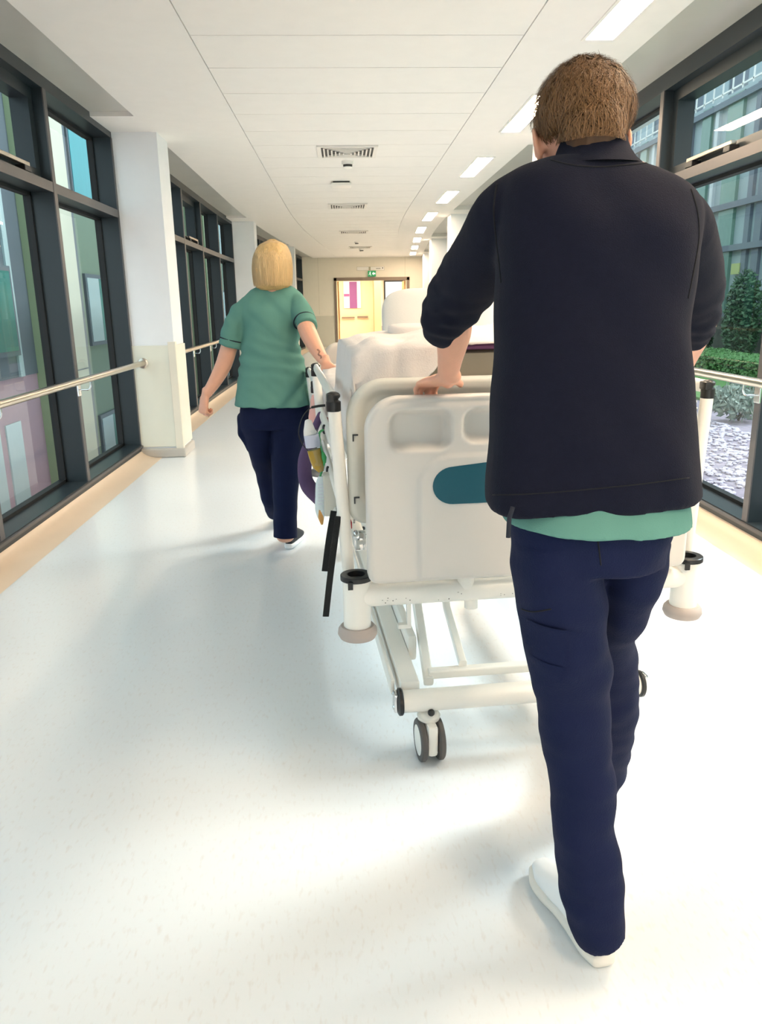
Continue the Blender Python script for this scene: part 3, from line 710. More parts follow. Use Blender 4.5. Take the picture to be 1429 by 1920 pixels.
# chassis
bm = bmesh.new(); box(bm, -.40, -.34, .05, 2.15, .66, .72, bv=.006); box(bm, .34, .40, .05, 2.15, .66, .72, bv=.006)
for v in (.5, 1.1, 1.7, 2.12): box(bm, -.34, .34, v, v+.05, .66, .71, bv=.005)
obj('chassis', bm, m_metalw, bed, smooth='auto')
bm = bmesh.new(); box(bm, -.45, .45, .64, 2.15, .80, .84, bv=.01); box(bm, -.45, .45, .12, .74, 1.01, 1.045, bv=.01); box(bm, -.43, -.37,   .3, 2.0, .72, .81, bv=.01); box(bm, .37, .43, .3, 2.0, .72, .81, bv=.01); box(bm, -.42, -.38, .3, .36, .79, 1.02, bv=.006); box(bm, .38, .42, .3, .36, .79, 1.02, bv=.006); obj('mattress_platform', bm, m_board2, bed, smooth='auto')
hb = slab('headboard', -.47, .46, .60, 1.16, .09, .03, lambda a, z: 0.0, 2.17, 2.22, m_board, bed, 40, 30)
# base frame with castors
bm = bmesh.new(); tube(bm, [(-.372, 2.0, .192), (.372, 2.0, .192)], .034, 20); obj('base_tube', bm, m_metalw, bed, smooth='auto')
bm = bmesh.new(); tube(bm, [(-.372, 0, .192), (.372, 0, .192)], .034, 24)
obj('base_tube', bm, m_metalw, bed, smooth='auto')
for s in (-1, 1):
    bm = bmesh.new(); box(bm, s*.345-.03, s*.345+.03, .02, 2.0, .165, .245, bv=.008); box(bm, s*.395-.006, s*.395+.006, .05, 1.9, .19, .24, bv=.003)
    if s < 0: box(bm, -.315, -.285, .25, .8, .20, .29, bv=.01)
    obj('base_rail', bm, m_metalw, bed, smooth='auto')
    bm = bmesh.new(); lathe(bm, [(.038,0),(.042,s*.004),(.042,s*.012),(.036,s*.016)], (s*.372, 0, .192), 28, 'x'); cap = obj('end_cap', bm, m_black, bed, smooth='auto')
    bm = bmesh.new(); box(bm, s*.388-(.012 if s < 0 else 0), s*.388+(.012 if s > 0 else 0), -.02, .02, .165, .225, bv=.004); ball(bm, (s*.395, -.01, .18), .01, 10); ball(bm, (s*.395, .01, .215), .008, 10); obj('pedal_hub', bm, m_chrome, cap, smooth='auto')
def castor(a, v, ang):
    R = Matrix.Rotation(ang, 3, 'Z'); o_ = bpy.data.objects.new('castor', None); COL.objects.link(o_); o_.parent = bed; o_.location = (a, v, 0); o_.rotation_euler = (0, 0, ang)
    bm = bmesh.new(); box(bm, -.017, .017, -.062, .045, .03, .132, bv=.012); lathe(bm, [(.020,.125),(.034,.130),(.036,.142),(.030,.152),(.018,.158)], (0, 0, 0), 24); obj('fork', bm, m_metalw, o_, smooth='auto')
    for s in (-1, 1):
        bm = bmesh.new(); lathe(bm, [(.052, s*.018), (.062, s*.019), (.066, s*.023), (.066, s*.033), (.062, s*.037), (.052, s*.0375)], (0, -.012, .066), 32, 'x'); obj('tyre', bm, m_rubber, o_, smooth='auto')
        bm = bmesh.new(); lathe(bm, [(.052, s*.019), (.052, s*.037), (.03, s*.039), (.008, s*.039)], (0, -.012, .066), 28, 'x'); obj('wheel_disc', bm, m_metalw, o_, smooth='auto')
    bm = bmesh.new(); ball(bm, (0, -.033, .166), .011, 12); obj('release_button', bm, m_black, o_, smooth=True)
castor(-.292, 0, .06); castor(.292, 0, -.1); castor(-.292, 2.0, .1); castor(.292, 2.0, .05)
# lifting arms and their cross bar
bm = bmesh.new(); q0 = atb(803, 1262, .12); box(bm, q0.x, -q0.x, .10, .135, q0.z-.014, q0.z+.014, bv=.005); obj('cross_bar', bm, m_metalw, bed)
for s in (1, -1):
    e = atb(783, 1140, .42); bm = bmesh.new(); tube(bm, [(s*(q0.x-.002), .10, q0.z-.02), (s*e.x, .42, e.z), (s*e.x*.99, .75, .66)], [(.016,.018)]*3, 12, exp=4); obj('lift_arm', bm, m_metalw, bed, smooth='auto')
    g = atb(868, 1245, .12); e = atb(838, 1140, .42); bm = bmesh.new(); tube(bm, [(s*g.x, .12, g.z), (s*e.x, .42, e.z), (s*e.x, .75, .66)], [(.013,.013)]*3, 12, exp=4); obj('lift_arm', bm, m_metalw, bed, smooth='auto')
# side rails
DV = .065
def side_rail(s, v0, v1, zt, lean, near=True, zs=(.93, .78, .65)):
    x = .548*s
    r = bpy.data.objects.new('side_rail', None); COL.objects.link(r); r.parent = bed; r.location = (0, 0, 0)
    for v in (v0, v1):
        bm = bmesh.new(); xx = x if s < 0 else .553; xb = -.520 if s < 0 else .533
        tube(bm, [(xb, v, .60 if near else .7), (xx, v, zt-.03)], .0185, 16); po = obj('rail_post', bm, m_metalw, r, smooth='auto')
        bm = bmesh.new(); xx2 = xx+(xx-xb)*.03
        lathe(bm, [(.0195,zt-.045),(.0205,zt-.043),(.0205,zt-.018),(.014,zt-.014),(.014,zt-.008)], (xx2, v, 0), 18); ball(bm, (xx2, v, zt-.002), (.02,.02,.012), 14); box(bm, xx2-.019, xx2+.004, v-.019, v+.019, zt-.02, zt+.004, bv=.004)
        obj('post_cap', bm, m_black, po, smooth='auto')
    for z in (zt-.012,)+tuple(zs):
        bm = bmesh.new(); xx = (x if s < 0 else .553)-s*(zt-z)*.055
        tube(bm, [(xx, v0, z), (xx, v1, z)], [(.012, .019)]*2, 12, hint=(1,0,0)); obj('rail_bar', bm, m_metalw, r, smooth='auto')
    bm = bmesh.new()
    for v in (v0+.03, (v0+v1)/2):
        for z in zs[:2]: ball(bm, ((x if s < 0 else .553)-s*(zt-z)*.055+s*.012, v, z), (.008,.012,.018), 10)
    obj('rail_clip', bm, m_black, r, smooth=True)
side_rail(-1, DV, 1.2, 1.113, .03); side_rail(-1, 1.32, 2.1, 1.03, .0, False, (.86, .70)); side_rail(1, DV, 1.2, 1.117, .03); side_rail(1, 1.32, 2.1, 1.08, .0, False, (.86, .70))
# latch hardware and red marker beyond the left post
bm = bmesh.new(); p = atb(668, 1003, .25); ball(bm, p, (.012,.02,.016), 12); box(bm, p.x-.006, p.x+.03, .24, .27, p.z-.05, p.z+.01, bv=.003); obj('latch', bm, m_chrome, bed, smooth='auto')
bm = bmesh.new(); p = atb(658, 985, .3); box(bm, p.x-.008, p.x+.004, .3, .33, p.z-.012, p.z+.012, bv=.002); obj('release_lever', bm, m_redm, bed)
# black webbing straps
for pts in (((626, 958), (617, 1010), (609, 1071)), ((634, 968), (620, 1075), (611, 1156))):
    vs = [atb(x, y, .12 if pts[0][0] < 630 else .05) for x, y in pts]; bm = bmesh.new(); d = cr_interp([tuple(v) for v in vs], 5)
    tube(bm, [V(k) for k in d], [(.0095, .0016)]*len(d), 8, hint=(1,.1,0), exp=4); obj('webbing_strap', bm, m_strap, bed, smooth='auto')
# white mains box hung on the rail
bm = bmesh.new(); p = atb(618, 952, .55); box(bm, p.x-.02, p.x+.03, .54, .6, p.z-.03, p.z+.12, bv=.006); obj('socket_box', bm, m_board2, bed)

# ---- mattress and bedding
ZT = 1.225
def zt(v):
    """top of the mattress: raised foot end, low seat, gently raised back"""
    return 1.225-.21*sst(.60, .98, v)+.03*sst(1.5, 2.15, v)
bm = bmesh.new(); rows = []
for k in range(25):
    v = .14+2.0*k/24; e = .03 if k in (0, 24) else 0; h = zt(v); q = .03
    rows.append([bm.verts.new((x_, v, z_)) for x_, z_ in ((-.465+e, h-.17+q), (-.465+q+e, h-.17+e*.4), (.465-q-e, h-.17+e*.4), (.465-e, h-.17+q), (.465-e, h-q), (.465-q-e, h-e*.4), (-.465+q+e, h-e*.4), (-.465+e, h-q))])
    if k == 0: rows.append([bm.verts.new((c.co.x*1.0+(math.copysign(.02, c.co.x)), .16, c.co.z+(.006 if c.co.z > h-.08 else -.006))) for c in rows[0]])
for i in range(len(rows)-1):
    for k in range(8): bm.faces.new((rows[i][k], rows[i][(k+1)%8], rows[i+1][(k+1)%8], rows[i+1][k]))
bm.faces.new(rows[0][::-1]); bm.faces.new(rows[-1])
mt = obj('mattress', bm, m_mattress, smooth='auto', label='grey-brown vinyl mattress on the hospital bed, its foot end bare', cat='mattress'); mt.matrix_world = BM
bm = bmesh.new(); tube(bm, [(-.22, .136, ZT+.006), (.44, .136, ZT+.006)], [(.008, .008)]*2, 10); 
t_ = obj('plum_blanket_edge', bm, m_plum, smooth='auto', label='thin folded plum blanket edge between the mattress and the white sheet', cat='blanket'); t_.matrix_world = BM
bm = bmesh.new(); NU, NV = 110, 120; g = []
Lu = .47; du = .30
for j in range(NV+1):
    w = -.20+(1.75+.20)*j/NV; row = []
    for i in range(NU+1):
        u = -(Lu+du)+(2*Lu+du+.25)*i/NU
        a = u; z = zt(.14+max(w, 0))+.028; v = .14+w
        leg = .035*(math.exp(-((u+.12)/.1)**2)+math.exp(-((u-.12)/.1)**2))*sst(.1, .35, w) + .05*math.exp(-((w-1.1)/.22)**2-((u)/.28)**2)
        foot = max(0, -w); side = max(0, abs(u)-Lu); drop_ = 1-.55*sst(.55, .95, w)
        sgn = -1 if u < 0 else 1
        if w < 0: foot = foot*(1-sst(-.40, -.16, u)); v = .118-foot*.12-.012*nz(V((u, w, 0)), (22, 8, 1))*sst(0, .1, foot)
        if side > 0:
            z0 = side; a = sgn*(Lu+.018+(.035*math.exp(-((w-1.22)/.14)**2)*sst(0, .05, side) if u < 0 else 0)+.008*math.sin(min(side, .3)*6)+.012*nz(V((0, w*1.3, side)), (1, 9, 2))*sst(0, .2, side)); z -= side*drop_
        z -= foot
        z += (leg if w > 0 else 0)*(1 if side == 0 else 0)
        rnd = sst(.05, 0, max(0, Lu-abs(u)))*.012+sst(.05, 0, max(0, w))*.012; z -= rnd
        z += .008*nz(V((u, w, 2)), (7, 5, 1)) + .012*nz(V((u, w, 5)), (3, 3, 1)) + .012*max(0, nz(V((u+w*.6, w, 1)), (16, 3, 1)))*sst(0, .3, w)
        if u < -.25 and w < .2: z += .022*nz(V((u, w, 9)), (11, 11, 1)); a -= .012*nz(V((u, w, 3)), (9, 12, 1)); v -= .01*abs(nz(V((u*1, w, 4)), (14, 10, 1)))
        row.append(bm.verts.new((a, v, z)))
    g.append(row)
for j in range(NV):
    for i in range(NU): bm.faces.new((g[j][i], g[j][i+1], g[j+1][i+1], g[j+1][i]))
sh = obj('bed_sheet', bm, m_sheet, smooth=True, label='rumpled white cotton sheet draped over the mattress and hanging down its left side', cat='sheet'); sh.matrix_world = BM
md = sh.modifiers.new('s', 'SOLIDIFY'); md.thickness = .006; md.offset = 0
def cushion(name, c, r, m, label, cat, tilt=0, wr=.01):
    bm = bmesh.new(); N = 40; rows = []
    for j in range(N+1):
        ph = -PI/2+PI*j/N; row = []
        for i in range(2*N):
            th = 2*PI*i/(2*N); ex = .38
            sp = lambda q, e: math.copysign(abs(q)**e, q)
            x = sp(math.cos(ph), ex)*sp(math.cos(th), ex); z = sp(math.cos(ph), ex)*sp(math.sin(th), ex); y = sp(math.sin(ph), .9)
            p = V((x*r[0], y*r[1]*(1-.35*(abs(x)**3+abs(z)**3)/2), z*r[2]))
            p += V((0, 1, 0))*wr*nz(p, (9, 4, 9), 3)+V((1, 0, 0))*wr*.7*nz(p, (3, 4, 11), 6)+V((0,0,1))*wr*.7*nz(p, (8, 4, 3), 8)
            row.append(bm.verts.new(p))
        rows.append(row)
    for j in range(N):
        for i in range(2*N): bm.faces.new((rows[j][i], rows[j][(i+1)%(2*N)], rows[j+1][(i+1)%(2*N)], rows[j+1][i]))
    bmesh.ops.remove_doubles(bm, verts=bm.verts[:], dist=1e-4)
    o = obj(name, bm, m, smooth=True, label=label, cat=cat); o.matrix_world = BM @ Matrix.Translation(V(c)) @ Matrix.Rotation(tilt, 4, 'X'); return o
pl = atb(720, 541, 1.35); pr = atb(955, 541, 1.35)
cushion('pillow', ((pl.x+pr.x)/2, 1.42, (pl.z+1.05)/2), ((pr.x-pl.x)/2, .075, (pl.z-1.05)/2+.004), m_pillow, 'plump white pillow standing upright at the far end of the bed', 'pillow', -.12)
cushion('folded_blanket', (atb(778, 620, .55).x, .56, 1.268), (.09, .06, .022), m_sheet, 'low white folded cloth lying on the raised sheet in front of the pillow', 'blanket', 0, .004)

# ---- patient lying under the sheet, only a hand in view
def limbL(bm, M4, pts, n=4, seg=14, round_=.8, hint=None):
    stube(bm, [(*(M4 @ V(p[:3])), *p[3:]) for p in pts], n, seg, hint, round_)
def hand(bm, Wp, d, n, left, curl=(20, 45, 30), k=1.0, spread=.06, thumb=(.55, .8, -.25), tcurl=20):
    d = V(d).normalized(); n = V(n); n = (n-d*n.dot(d)).normalized(); s = d.cross(n) if left else n.cross(d); Wp = V(Wp)
    L = .092*k
    tube(bm, [Wp-d*.03*k, Wp, Wp+d*.03*k, Wp+d*.065*k, Wp+d*L], [(.025*k,.019*k), (.027*k,.018*k), (.037*k,.0165*k), (.0415*k,.0145*k), (.039*k,.012*k)], 16, s, round_=.7)
    ball(bm, Wp+d*.035*k+s*.026*k-n*.006*k, (.018*k,)*3, 12)
    for i, (off, ln, r) in enumerate(((.030, .073, .0088), (.0102, .081, .009), (-.0102, .075, .0086), (-.0295, .059, .0076))):
        p = Wp+d*(L-.006*k-(.006*k if i == 3 else 0))+s*off*k; dd = (d+s*spread*(1.5-i)).normalized(); pts = [p-dd*.015*k, p]; a = 0
        for seg, c in zip((.45, .31, .24), curl):
            a += math.radians(c); q = dd*math.cos(a)-n*math.sin(a); p = p+q*ln*seg*k; pts.append(p)
        rr = [r*k, r*1.05*k, r*.97*k, r*.9*k, r*.72*k]
        tube(bm, pts, rr, 10, s, round_=.9)
        for jp, jr in zip(pts[1:4], rr[1:4]): ball(bm, jp, jr*1.06, 8)
    t = (d*thumb[0]+s*thumb[1]+n*thumb[2]).normalized(); p = Wp+d*.018*k+s*.02*k
    p2 = p+t*.042*k; tq = math.radians(tcurl); t2 = (t*math.cos(tq)+d*math.sin(tq)).normalized(); p3 = p2+t2*.032*k; p4 = p3+(t2+d*.3).normalized()*.026*k
    tube(bm, [p, p2, p3, p4], [.0155*k, .0112*k, .0104*k, .008*k], 10, n, round_=.9)
pt = thing('person', 'patient lying under the white sheet, one hand hanging by the left side rail', 'person', b2w(0, 1.2, ZT))
bm = bmesh.new(); Lz = ZT+.0
def B(a, v, z): return tuple(b2w(a, v, z))
Z = zt
stube(bm, [(*B(.05,1.58,Z(1.58)-.03),.13,.05), (*B(.05,1.45,Z(1.45)-.03),.15,.05), (*B(.05,1.2,Z(1.2)-.03),.14,.045), (*B(.05,1.05,Z(1.05)-.03),.15,.045)], 4, 16, (1,.07,0), .8)
for s in (-.08, .1): stube(bm, [(*B(s+.02,1.05,Z(1.05)-.03),.06,.045), (*B(s,.8,Z(.8)-.03),.05,.04), (*B(s,.6,Z(.6)-.03),.045,.035), (*B(s,.35,1.195),.035,.03)], 4, 14, None, .8)
stube(bm, [(*B(.05,1.55,Z(1.55)-.01),.05), (*B(.05,1.72,Z(1.72)+.04),.05)], 4, 14)
hc = b2w(.05, 1.82, Z(1.82)+.075); ball(bm, hc, (.074,.10,.088), 20); ball(bm, hc+V((0,-.02,.088)), .012, 10)
stube(bm, [(*B(-.10,1.56,Z(1.56)-.02),.05), (*B(-.30,1.50,1.02),.04), (*B(-.43,1.42,1.01),.034), (*B(-.498,1.37,.975),.030), (*B(-.515,1.33,.95),.026)], 4, 16, None, .8)
hp = at_y(593, 783, b2w(-.57, 1.28, 0).y)
stube(bm, [(*B(-.515,1.33,.95),.026), (hp.x-.002, hp.y, hp.z+.07, .026, .020)], 3, 14, None, .8)
hand(bm, hp+V((0, 0, .06)), (-.10, 0, -1), (-.75, -.65, 0), False, (50, 65, 40), 1.0)
fuse('body', bm, m_skinp, pt, .006, 3, rel(pt))
bm = bmesh.new(); stube(bm, [(*B(-.12,1.57,1.01),.055), (*B(-.30,1.50,1.02),.045), (*B(-.43,1.42,1.01),.039), (*B(-.498,1.37,.98),.035), (*B(-.512,1.335,.955),.031)], 4, 16, None, .3)
fuse('sleeve', bm, m_purple, pt, .008, 4, rel(pt))
bm = bmesh.new(); ball(bm, hc+V((0,.03,.01)), (.082,.09,.09), 18); fuse('hair', bm, m_hairb, pt, .008, 2, rel(pt))
# purple dressing gown looped over the rail
gd = thing('dressing_gown', 'dark purple cloth hanging in a loop outside the left side rail', 'dressing gown', at_y(600, 930, 3.1))
bm = bmesh.new(); Yg = 3.05
pts = [(604, 775, .030), (592, 800, .034), (580, 835, .045), (572, 870, .055), (574, 900, .060), (588, 925, .060), (604, 938, .05), (616, 930, .045), (624, 905, .04)]
stube(bm, [(*at_y(x, y, Yg), r*.62, r*.5) for x, y, r in pts], 5, 20, (0,1,0), .4)
fuse('gown', bm, m_purple, gd, .006, 3, rel(gd), disp=lambda p, n: .006*nz(p, (30, 10, 8)))
# urine bottle / drain with amber fluid and green tube
Yb = 2.62
db = thing('drainage_bottle', 'clear drainage bottle half full of amber fluid hanging on the left side rail', 'bottle', at_y(604, 884, Yb)); L = rel(db)
def PB(x, y, dy=0): return at_y(x, y, Yb+dy)-L
bm = bmesh.new(); tube(bm, [PB(584, 806), PB(588, 825), PB(592, 842), PB(598, 870), PB(603, 884)], [(.02,.014),(.026,.018),(.026,.018),(.024,.016),(.010,.008)], 18, (1,0,0)); obj('bottle_body', bm, m_bottle, db, smooth='auto')
bm = bmesh.new(); tube(bm, [PB(589, 843), PB(594, 862), PB(598, 874), PB(602, 884)], [(.0245,.0165),(.0235,.016),(.0215,.0145),(.010,.007)], 18, (1,0,0)); obj('fluid', bm, m_amber, db, smooth='auto')
bm = bmesh.new(); tube(bm, [PB(584, 815), PB(586, 826), PB(588, 838)], [(.0268,.0185)]*3, 18, (1,0,0)); obj('label', bm, m_tag, db, smooth='auto')
bm = bmesh.new(); tube(bm, [PB(574+4, 790), PB(580, 806), PB(582, 813)], [(.012,.012),(.02,.014),(.024,.016)], 16, (1,0,0), round_=.6); obj('neck', bm, m_white, db, smooth='auto')
bm = bmesh.new(); curve(bm, [PB(606, 806, .02), PB(599, 812), PB(600, 830), PB(605, 850, -.01), PB(609, 862, -.02), PB(606, 876), PB(601, 892), PB(603, 896)], .004, 5, 8); tube(bm, [PB(605, 848, -.01), PB(608, 858, -.015), PB(609, 868, -.015)], [.005,.009,.005], 10); obj('green_tube', bm, m_green, db, smooth=True)
bg_ = thing('fluid_bag', 'clear plastic drainage bag with orange tip hanging below the bottle', 'bag', at_y(603, 980, Yb)); L = rel(bg_)
bm = bmesh.new(); stube(bm, [(*PB(602, 893), .010, .006), (*PB(603, 905), .02, .009), (*PB(603, 930), .022, .011), (*PB(601, 958), .018, .009), (*PB(604, 982), .004, .003)], 5, 20, (1,0,0)); obj('bag_film', bm, mat('milky_film', (214,226,230), .25, bump=.6, bscale=60), bg_, smooth=True)
bm = bmesh.new()
for k in range(7): box(bm, *(lambda q: (q.x-.012, q.x+.006+.004*(k%3), q.y-.0125, q.y-.0118, q.z, q.z+.002))(PB(603, 908+k*6))); 
obj('print', bm, m_tag, bg_)
bm = bmesh.new(); stube(bm, [(*(PB(599.5, 955)-V((0,.002,0))), .006, .008), (*(PB(602, 970)-V((0,.002,0))), .010, .008), (*(PB(604, 983)-V((0,.002,0))), .004, .005)], 4, 14, (1,0,0)); obj('bag_tip', bm, mat('amber_tip', (206,150,80), .4), bg_, smooth=True)
# thin black hoop and cable
hc_ = thing('call_cable', 'thin black cable looping out from the left side rail', 'cable', b2w(-.55, 1.0, 1.0)); L = rel(hc_)
bm = bmesh.new(); pts = [at_y(605, 761, 2.9), at_y(583, 765, 2.9), at_y(567, 783, 2.9), at_y(560, 812, 2.9), at_y(567, 832, 2.9), at_y(578, 845, 2.9)]
curve(bm, [p-L for p in pts], .0022, 8, 6); obj('cable', bm, m_black, hc_, smooth=True)
bm = bmesh.new(); curve(bm, [at_y(610, 760, 2.9)-L, at_y(596, 761.5, 2.9)-L, at_y(584, 764, 2.9)-L], .005, 3, 8); obj('clip', bm, m_black, hc_, smooth=True)
# coiled handset cable on the right rail
cc = thing('coiled_cable', 'cream coiled cable hanging inside the right side rail behind the man', 'cable', at_y(1297, 800, 2.32)); L = rel(cc)
bm = bmesh.new(); pts = []
for k in range(90):
    t = k/89; c = at_y(1290+6*math.sin(t*3), 728+76*t, 2.32); a = t*2*PI*6; pts.append(c+V((.016*math.cos(a), .016*math.sin(a), 0))-L)
tube(bm, pts, .0032, 8); obj('coil', bm, m_cable, cc, smooth=True)
bm = bmesh.new(); p = at_y(1301, 812, 2.32)-L; tube(bm, [p+V((.012*math.cos(a/10*2*PI), 0, .016*math.sin(a/10*2*PI))) for a in range(9)], .005, 8); obj('hook', bm, m_black, cc, smooth=True)
bm = bmesh.new(); p = at_y(1296, 722, 2.32)-L; box(bm, p.x-.03, p.x+.02, p.y-.03, p.y+.03, p.z-.008, p.z+.022, bv=.006); obj('plug', bm, m_cable, cc, smooth='auto')

# ================================================================== PEOPLE
def RP(xl, yl, xr, yr, Y, rb, dr=0):
    a = at_y(xl, yl, Y); b_ = at_y(xr, yr, Y); c = (a+b_)/2; return (c.x, c.y, c.z, (b_-a).length/2+dr, rb, (b_-a).z/(b_-a).x)
def torso(bm, rows, n=5, seg=40, exp=2.35, grow=0, round_=0):
    """body loft whose rings keep the slant of their own row"""
    d = cr_interp([(*r[:3], r[3]+grow, r[4]+grow, r[5] if len(r) > 5 else 0.0) for r in rows], n)
    if d[0][2] > d[-1][2]: d = d[::-1]
    if round_: d = d+[(*d[-1][:2], d[-1][2]+d[-1][4]*round_*.6, d[-1][3]*.8, d[-1][4]*.8, d[-1][5]), (*d[-1][:2], d[-1][2]+d[-1][4]*round_, d[-1][3]*.4, d[-1][4]*.4, d[-1][5])]
    rings = []
    for x, y, z, ra, rb, sl in d:
        w = V((1, 0, sl)).normalized(); ring = []
        for k in range(seg):
            a = 2*PI*k/seg; c, s_ = math.cos(a), math.sin(a)
            c = math.copysign(abs(c)**(2/exp), c); s_ = math.copysign(abs(s_)**(2/exp), s_)
            ring.append(bm.verts.new(V((x, y, z))+w*ra*c+V((0, rb*s_, 0))))
        rings.append(ring)
    for i in range(len(rings)-1):
        for k in range(seg): bm.faces.new((rings[i][k], rings[i][(k+1)%seg], rings[i+1][(k+1)%seg], rings[i+1][k]))
    bm.faces.new(rings[0][::-1]); bm.faces.new(rings[-1])
def strands(bm, fn, N, n, w, rg, lo, hi, ln, lift=.004, jit=.25):
    """thin tapering hair blades; fn(phi, t) -> (point, normal)"""
    for k in range(N):
        ph = rg.uniform(lo, hi); t0 = rg.random(); t1 = min(1.0, t0+ln*rg.uniform(.6, 1.3)) if ln < 1 else 1.0
        if ln >= 1: t0 = rg.uniform(0, .12) if rg.random() < .6 else rg.uniform(0, .5); t1 = rg.uniform(.92, 1.03)
        dp = rg.gauss(0, jit); lf = rg.uniform(.001, lift); prev = None
        for j in range(n+1):
            q = j/n; p, nn = fn(ph+dp*q, t0+(t1-t0)*q); p = p+nn*(lf+lift*.6*q)
            side = nn.cross(V((0,0,1))); side = side.normalized() if side.length > 1e-4 else V((1,0,0)); ww = w*(1-q*.8)
            cur = (bm.verts.new(p-side*ww), bm.verts.new(p+side*ww))
            if prev: bm.faces.new((prev[0], prev[1], cur[1], cur[0]))
            prev = cur
def shoe(parent, heel, ang, L_, s, mu, ms, off, extra=None, pitch=0):
    """heel = world point at the back of the sole"""
    R = Matrix.Rotation(ang, 4, 'Z') @ Matrix.Rotation(pitch, 4, 'X'); Mx = Matrix.Translation(V(heel)) @ R
    W_ = [(0.0,.022),(.03,.033),(.09,.035),(.15,.038),(.2,.047),(.25,.043),(.285,.024)]
    bm = bmesh.new(); rows = []
    k = L_/.29
    def prof(h0, h1, grow, zc):
        d = [(*(Mx @ V((s*.010*math.sin(y*9)*k*1.0, y*k, (h0+h1)/2))), (w+grow)*k, (h1-h0)/2) for y, w in W_]; return d
    bm = bmesh.new(); stube(bm, prof(.002, .034, .004, 0), 4, 20, Mx.to_3x3() @ V((1,0,0)), .5, 3.2); so_ = obj('sole', bm, ms, None, smooth=True)
    for v in so_.data.vertices: v.co -= off
    bm = bmesh.new(); top = [(0.01,.026,.085),(.04,.032,.088),(.09,.037,.096),(.13,.040,.090),(.18,.045,.068),(.235,.042,.045),(.275,.025,.034)]
    stube(bm, [(*(Mx @ V((s*.010*math.sin(y*9)*k, y*k, .018+h*k/2))), w*k, h*k/2) for y, w, h in top], 4, 22, Mx.to_3x3() @ V((1,0,0)), .6, 2.5)
    o = obj('shoe', bm, mu, parent, smooth=True)
    for v in o.data.vertices: v.co -= off
    so_.parent = o
    return o, Mx
def head(bm, C, tilt, s=1.0, yaw=0):
    """skull, jaw, nose, ears; face looks along +Y tilted down by tilt"""
    Rm = (Matrix.Rotation(yaw, 4, 'Z') @ Matrix.Rotation(-tilt, 4, 'X')).to_3x3(); P = lambda x, y, z: V(C)+Rm @ V((x*s, y*s, z*s))
    ball(bm, P(0,-.005,.03), (.076*s,.096*s,.088*s), 24, Rm); ball(bm, P(0,.03,-.035), (.060*s,.066*s,.078*s), 20, Rm); ball(bm, P(0,.062,-.082), (.034*s,.03*s,.026*s), 14, Rm)
    ball(bm, P(0,.078,.032), (.055*s,.022*s,.016*s), 14, Rm); ball(bm, P(.038,.068,-.018), (.022*s,)*3, 12, Rm); ball(bm, P(-.038,.068,-.018), (.022*s,)*3, 12, Rm)
    tube(bm, [P(0,.086,.022), P(0,.105,-.006), P(0,.112,-.022), P(0,.094,-.03)], [.007*s,.009*s,.013*s,.009*s], 10, round_=.8)
    tube(bm, [P(-.024,.086,-.052), P(0,.097,-.05), P(.024,.086,-.052)], [.004*s,.0065*s,.004*s], 8, round_=.8)
    tube(bm, [P(-.02,.086,-.060), P(0,.096,-.060), P(.02,.086,-.060)], [.004*s,.0065*s,.004*s], 8, round_=.8)
    for sx in (-1, 1):
        pts = [P(sx*.073, .004, .018), P(sx*.083, -.006, .030), P(sx*.090, -.020, .024), P(sx*.090, -.022, .0), P(sx*.082, -.012, -.022), P(sx*.074, .002, -.032)]
        curve(bm, pts, .0055*s, 4, 8); ball(bm, P(sx*.079,-.006,.0), (.006*s,.016*s,.026*s), 12, Rm @ Matrix.Rotation(sx*-.35, 3, 'Z'))
        ball(bm, P(sx*.076,.0,-.030), (.006*s,.008*s,.010*s), 8, Rm)
    return P, Rm
def eyes(parent, P, Rm, s, off):
    for sx in (-1, 1):
        bm = bmesh.new(); ball(bm, P(sx*.031,.0735,.006)-off, .0115*s, 14); obj('eye', bm, m_eye, parent, smooth=True)

def seam(target, off, pts, r, m, name, parent, n=8, flat_=.5):
    """raised stitching or ink laid on a surface along a line seen from behind"""
    ps = []
    for x, y in cr_interp([(float(a), float(b_)) for a, b_ in pts], n):
        hit, loc, nn, _ = target.ray_cast(C0-off, ray(x, y).normalized())
        if hit and (not ps or (loc-ps[-1]).length < .09): ps.append(loc+nn*r*flat_*.3)
    if len(ps) < 3: return
    bm = bmesh.new(); tube(bm, ps, r, 6); obj(name, bm, m, parent, smooth=True)
# ---------------- man pushing the bed
man = thing('person', 'man in navy fleece over green tunic, navy trousers and white shoes, pushing the bed', 'person', (.46, 1.35, 0)); ML = rel(man)
HC = at_y(1093, 226, 1.55)
bm = bmesh.new(); Pm, Rm_ = head(bm, HC+V((0, .014, -.046)), math.radians(24), 1.0)
nk0 = at_y(1112, 330, 1.50); stube(bm, [(*nk0, .07, .06), (*at_y(1110, 290, 1.51), .056, .056), (*(HC+V((0,-.0,-.03))), .055, .058)], 4, 18, (1,0,0), .4)
FL = [RP(914, 950, 1301, 918, 1.37, .135), RP(914, 900, 1298, 880, 1.375, .135), RP(917, 820, 1292, 810, 1.39, .13), RP(923, 740, 1287, 735, 1.41, .125), RP(929, 660, 1284, 655, 1.43, .125),
      RP(930, 580, 1288, 575, 1.455, .13), RP(930, 500, 1296, 500, 1.475, .135), RP(927, 430, 1306, 435, 1.49, .135), RP(928, 375, 1306, 385, 1.50, .12), RP(950, 330, 1285, 350, 1.505, .10), RP(1000, 303, 1234, 322, 1.505, .078), RP(1036, 291, 1190, 308, 1.508, .064)]
torso(bm, [(r[0], r[1], r[2], r[3]*.80, r[4]*.78) for r in FL], 3, 24, round_=.3)
shL, elL, wrL = at_y(968, 392, 1.52), at_y(858, 575, 1.80), b2w(-.262, -.105, 1.178)
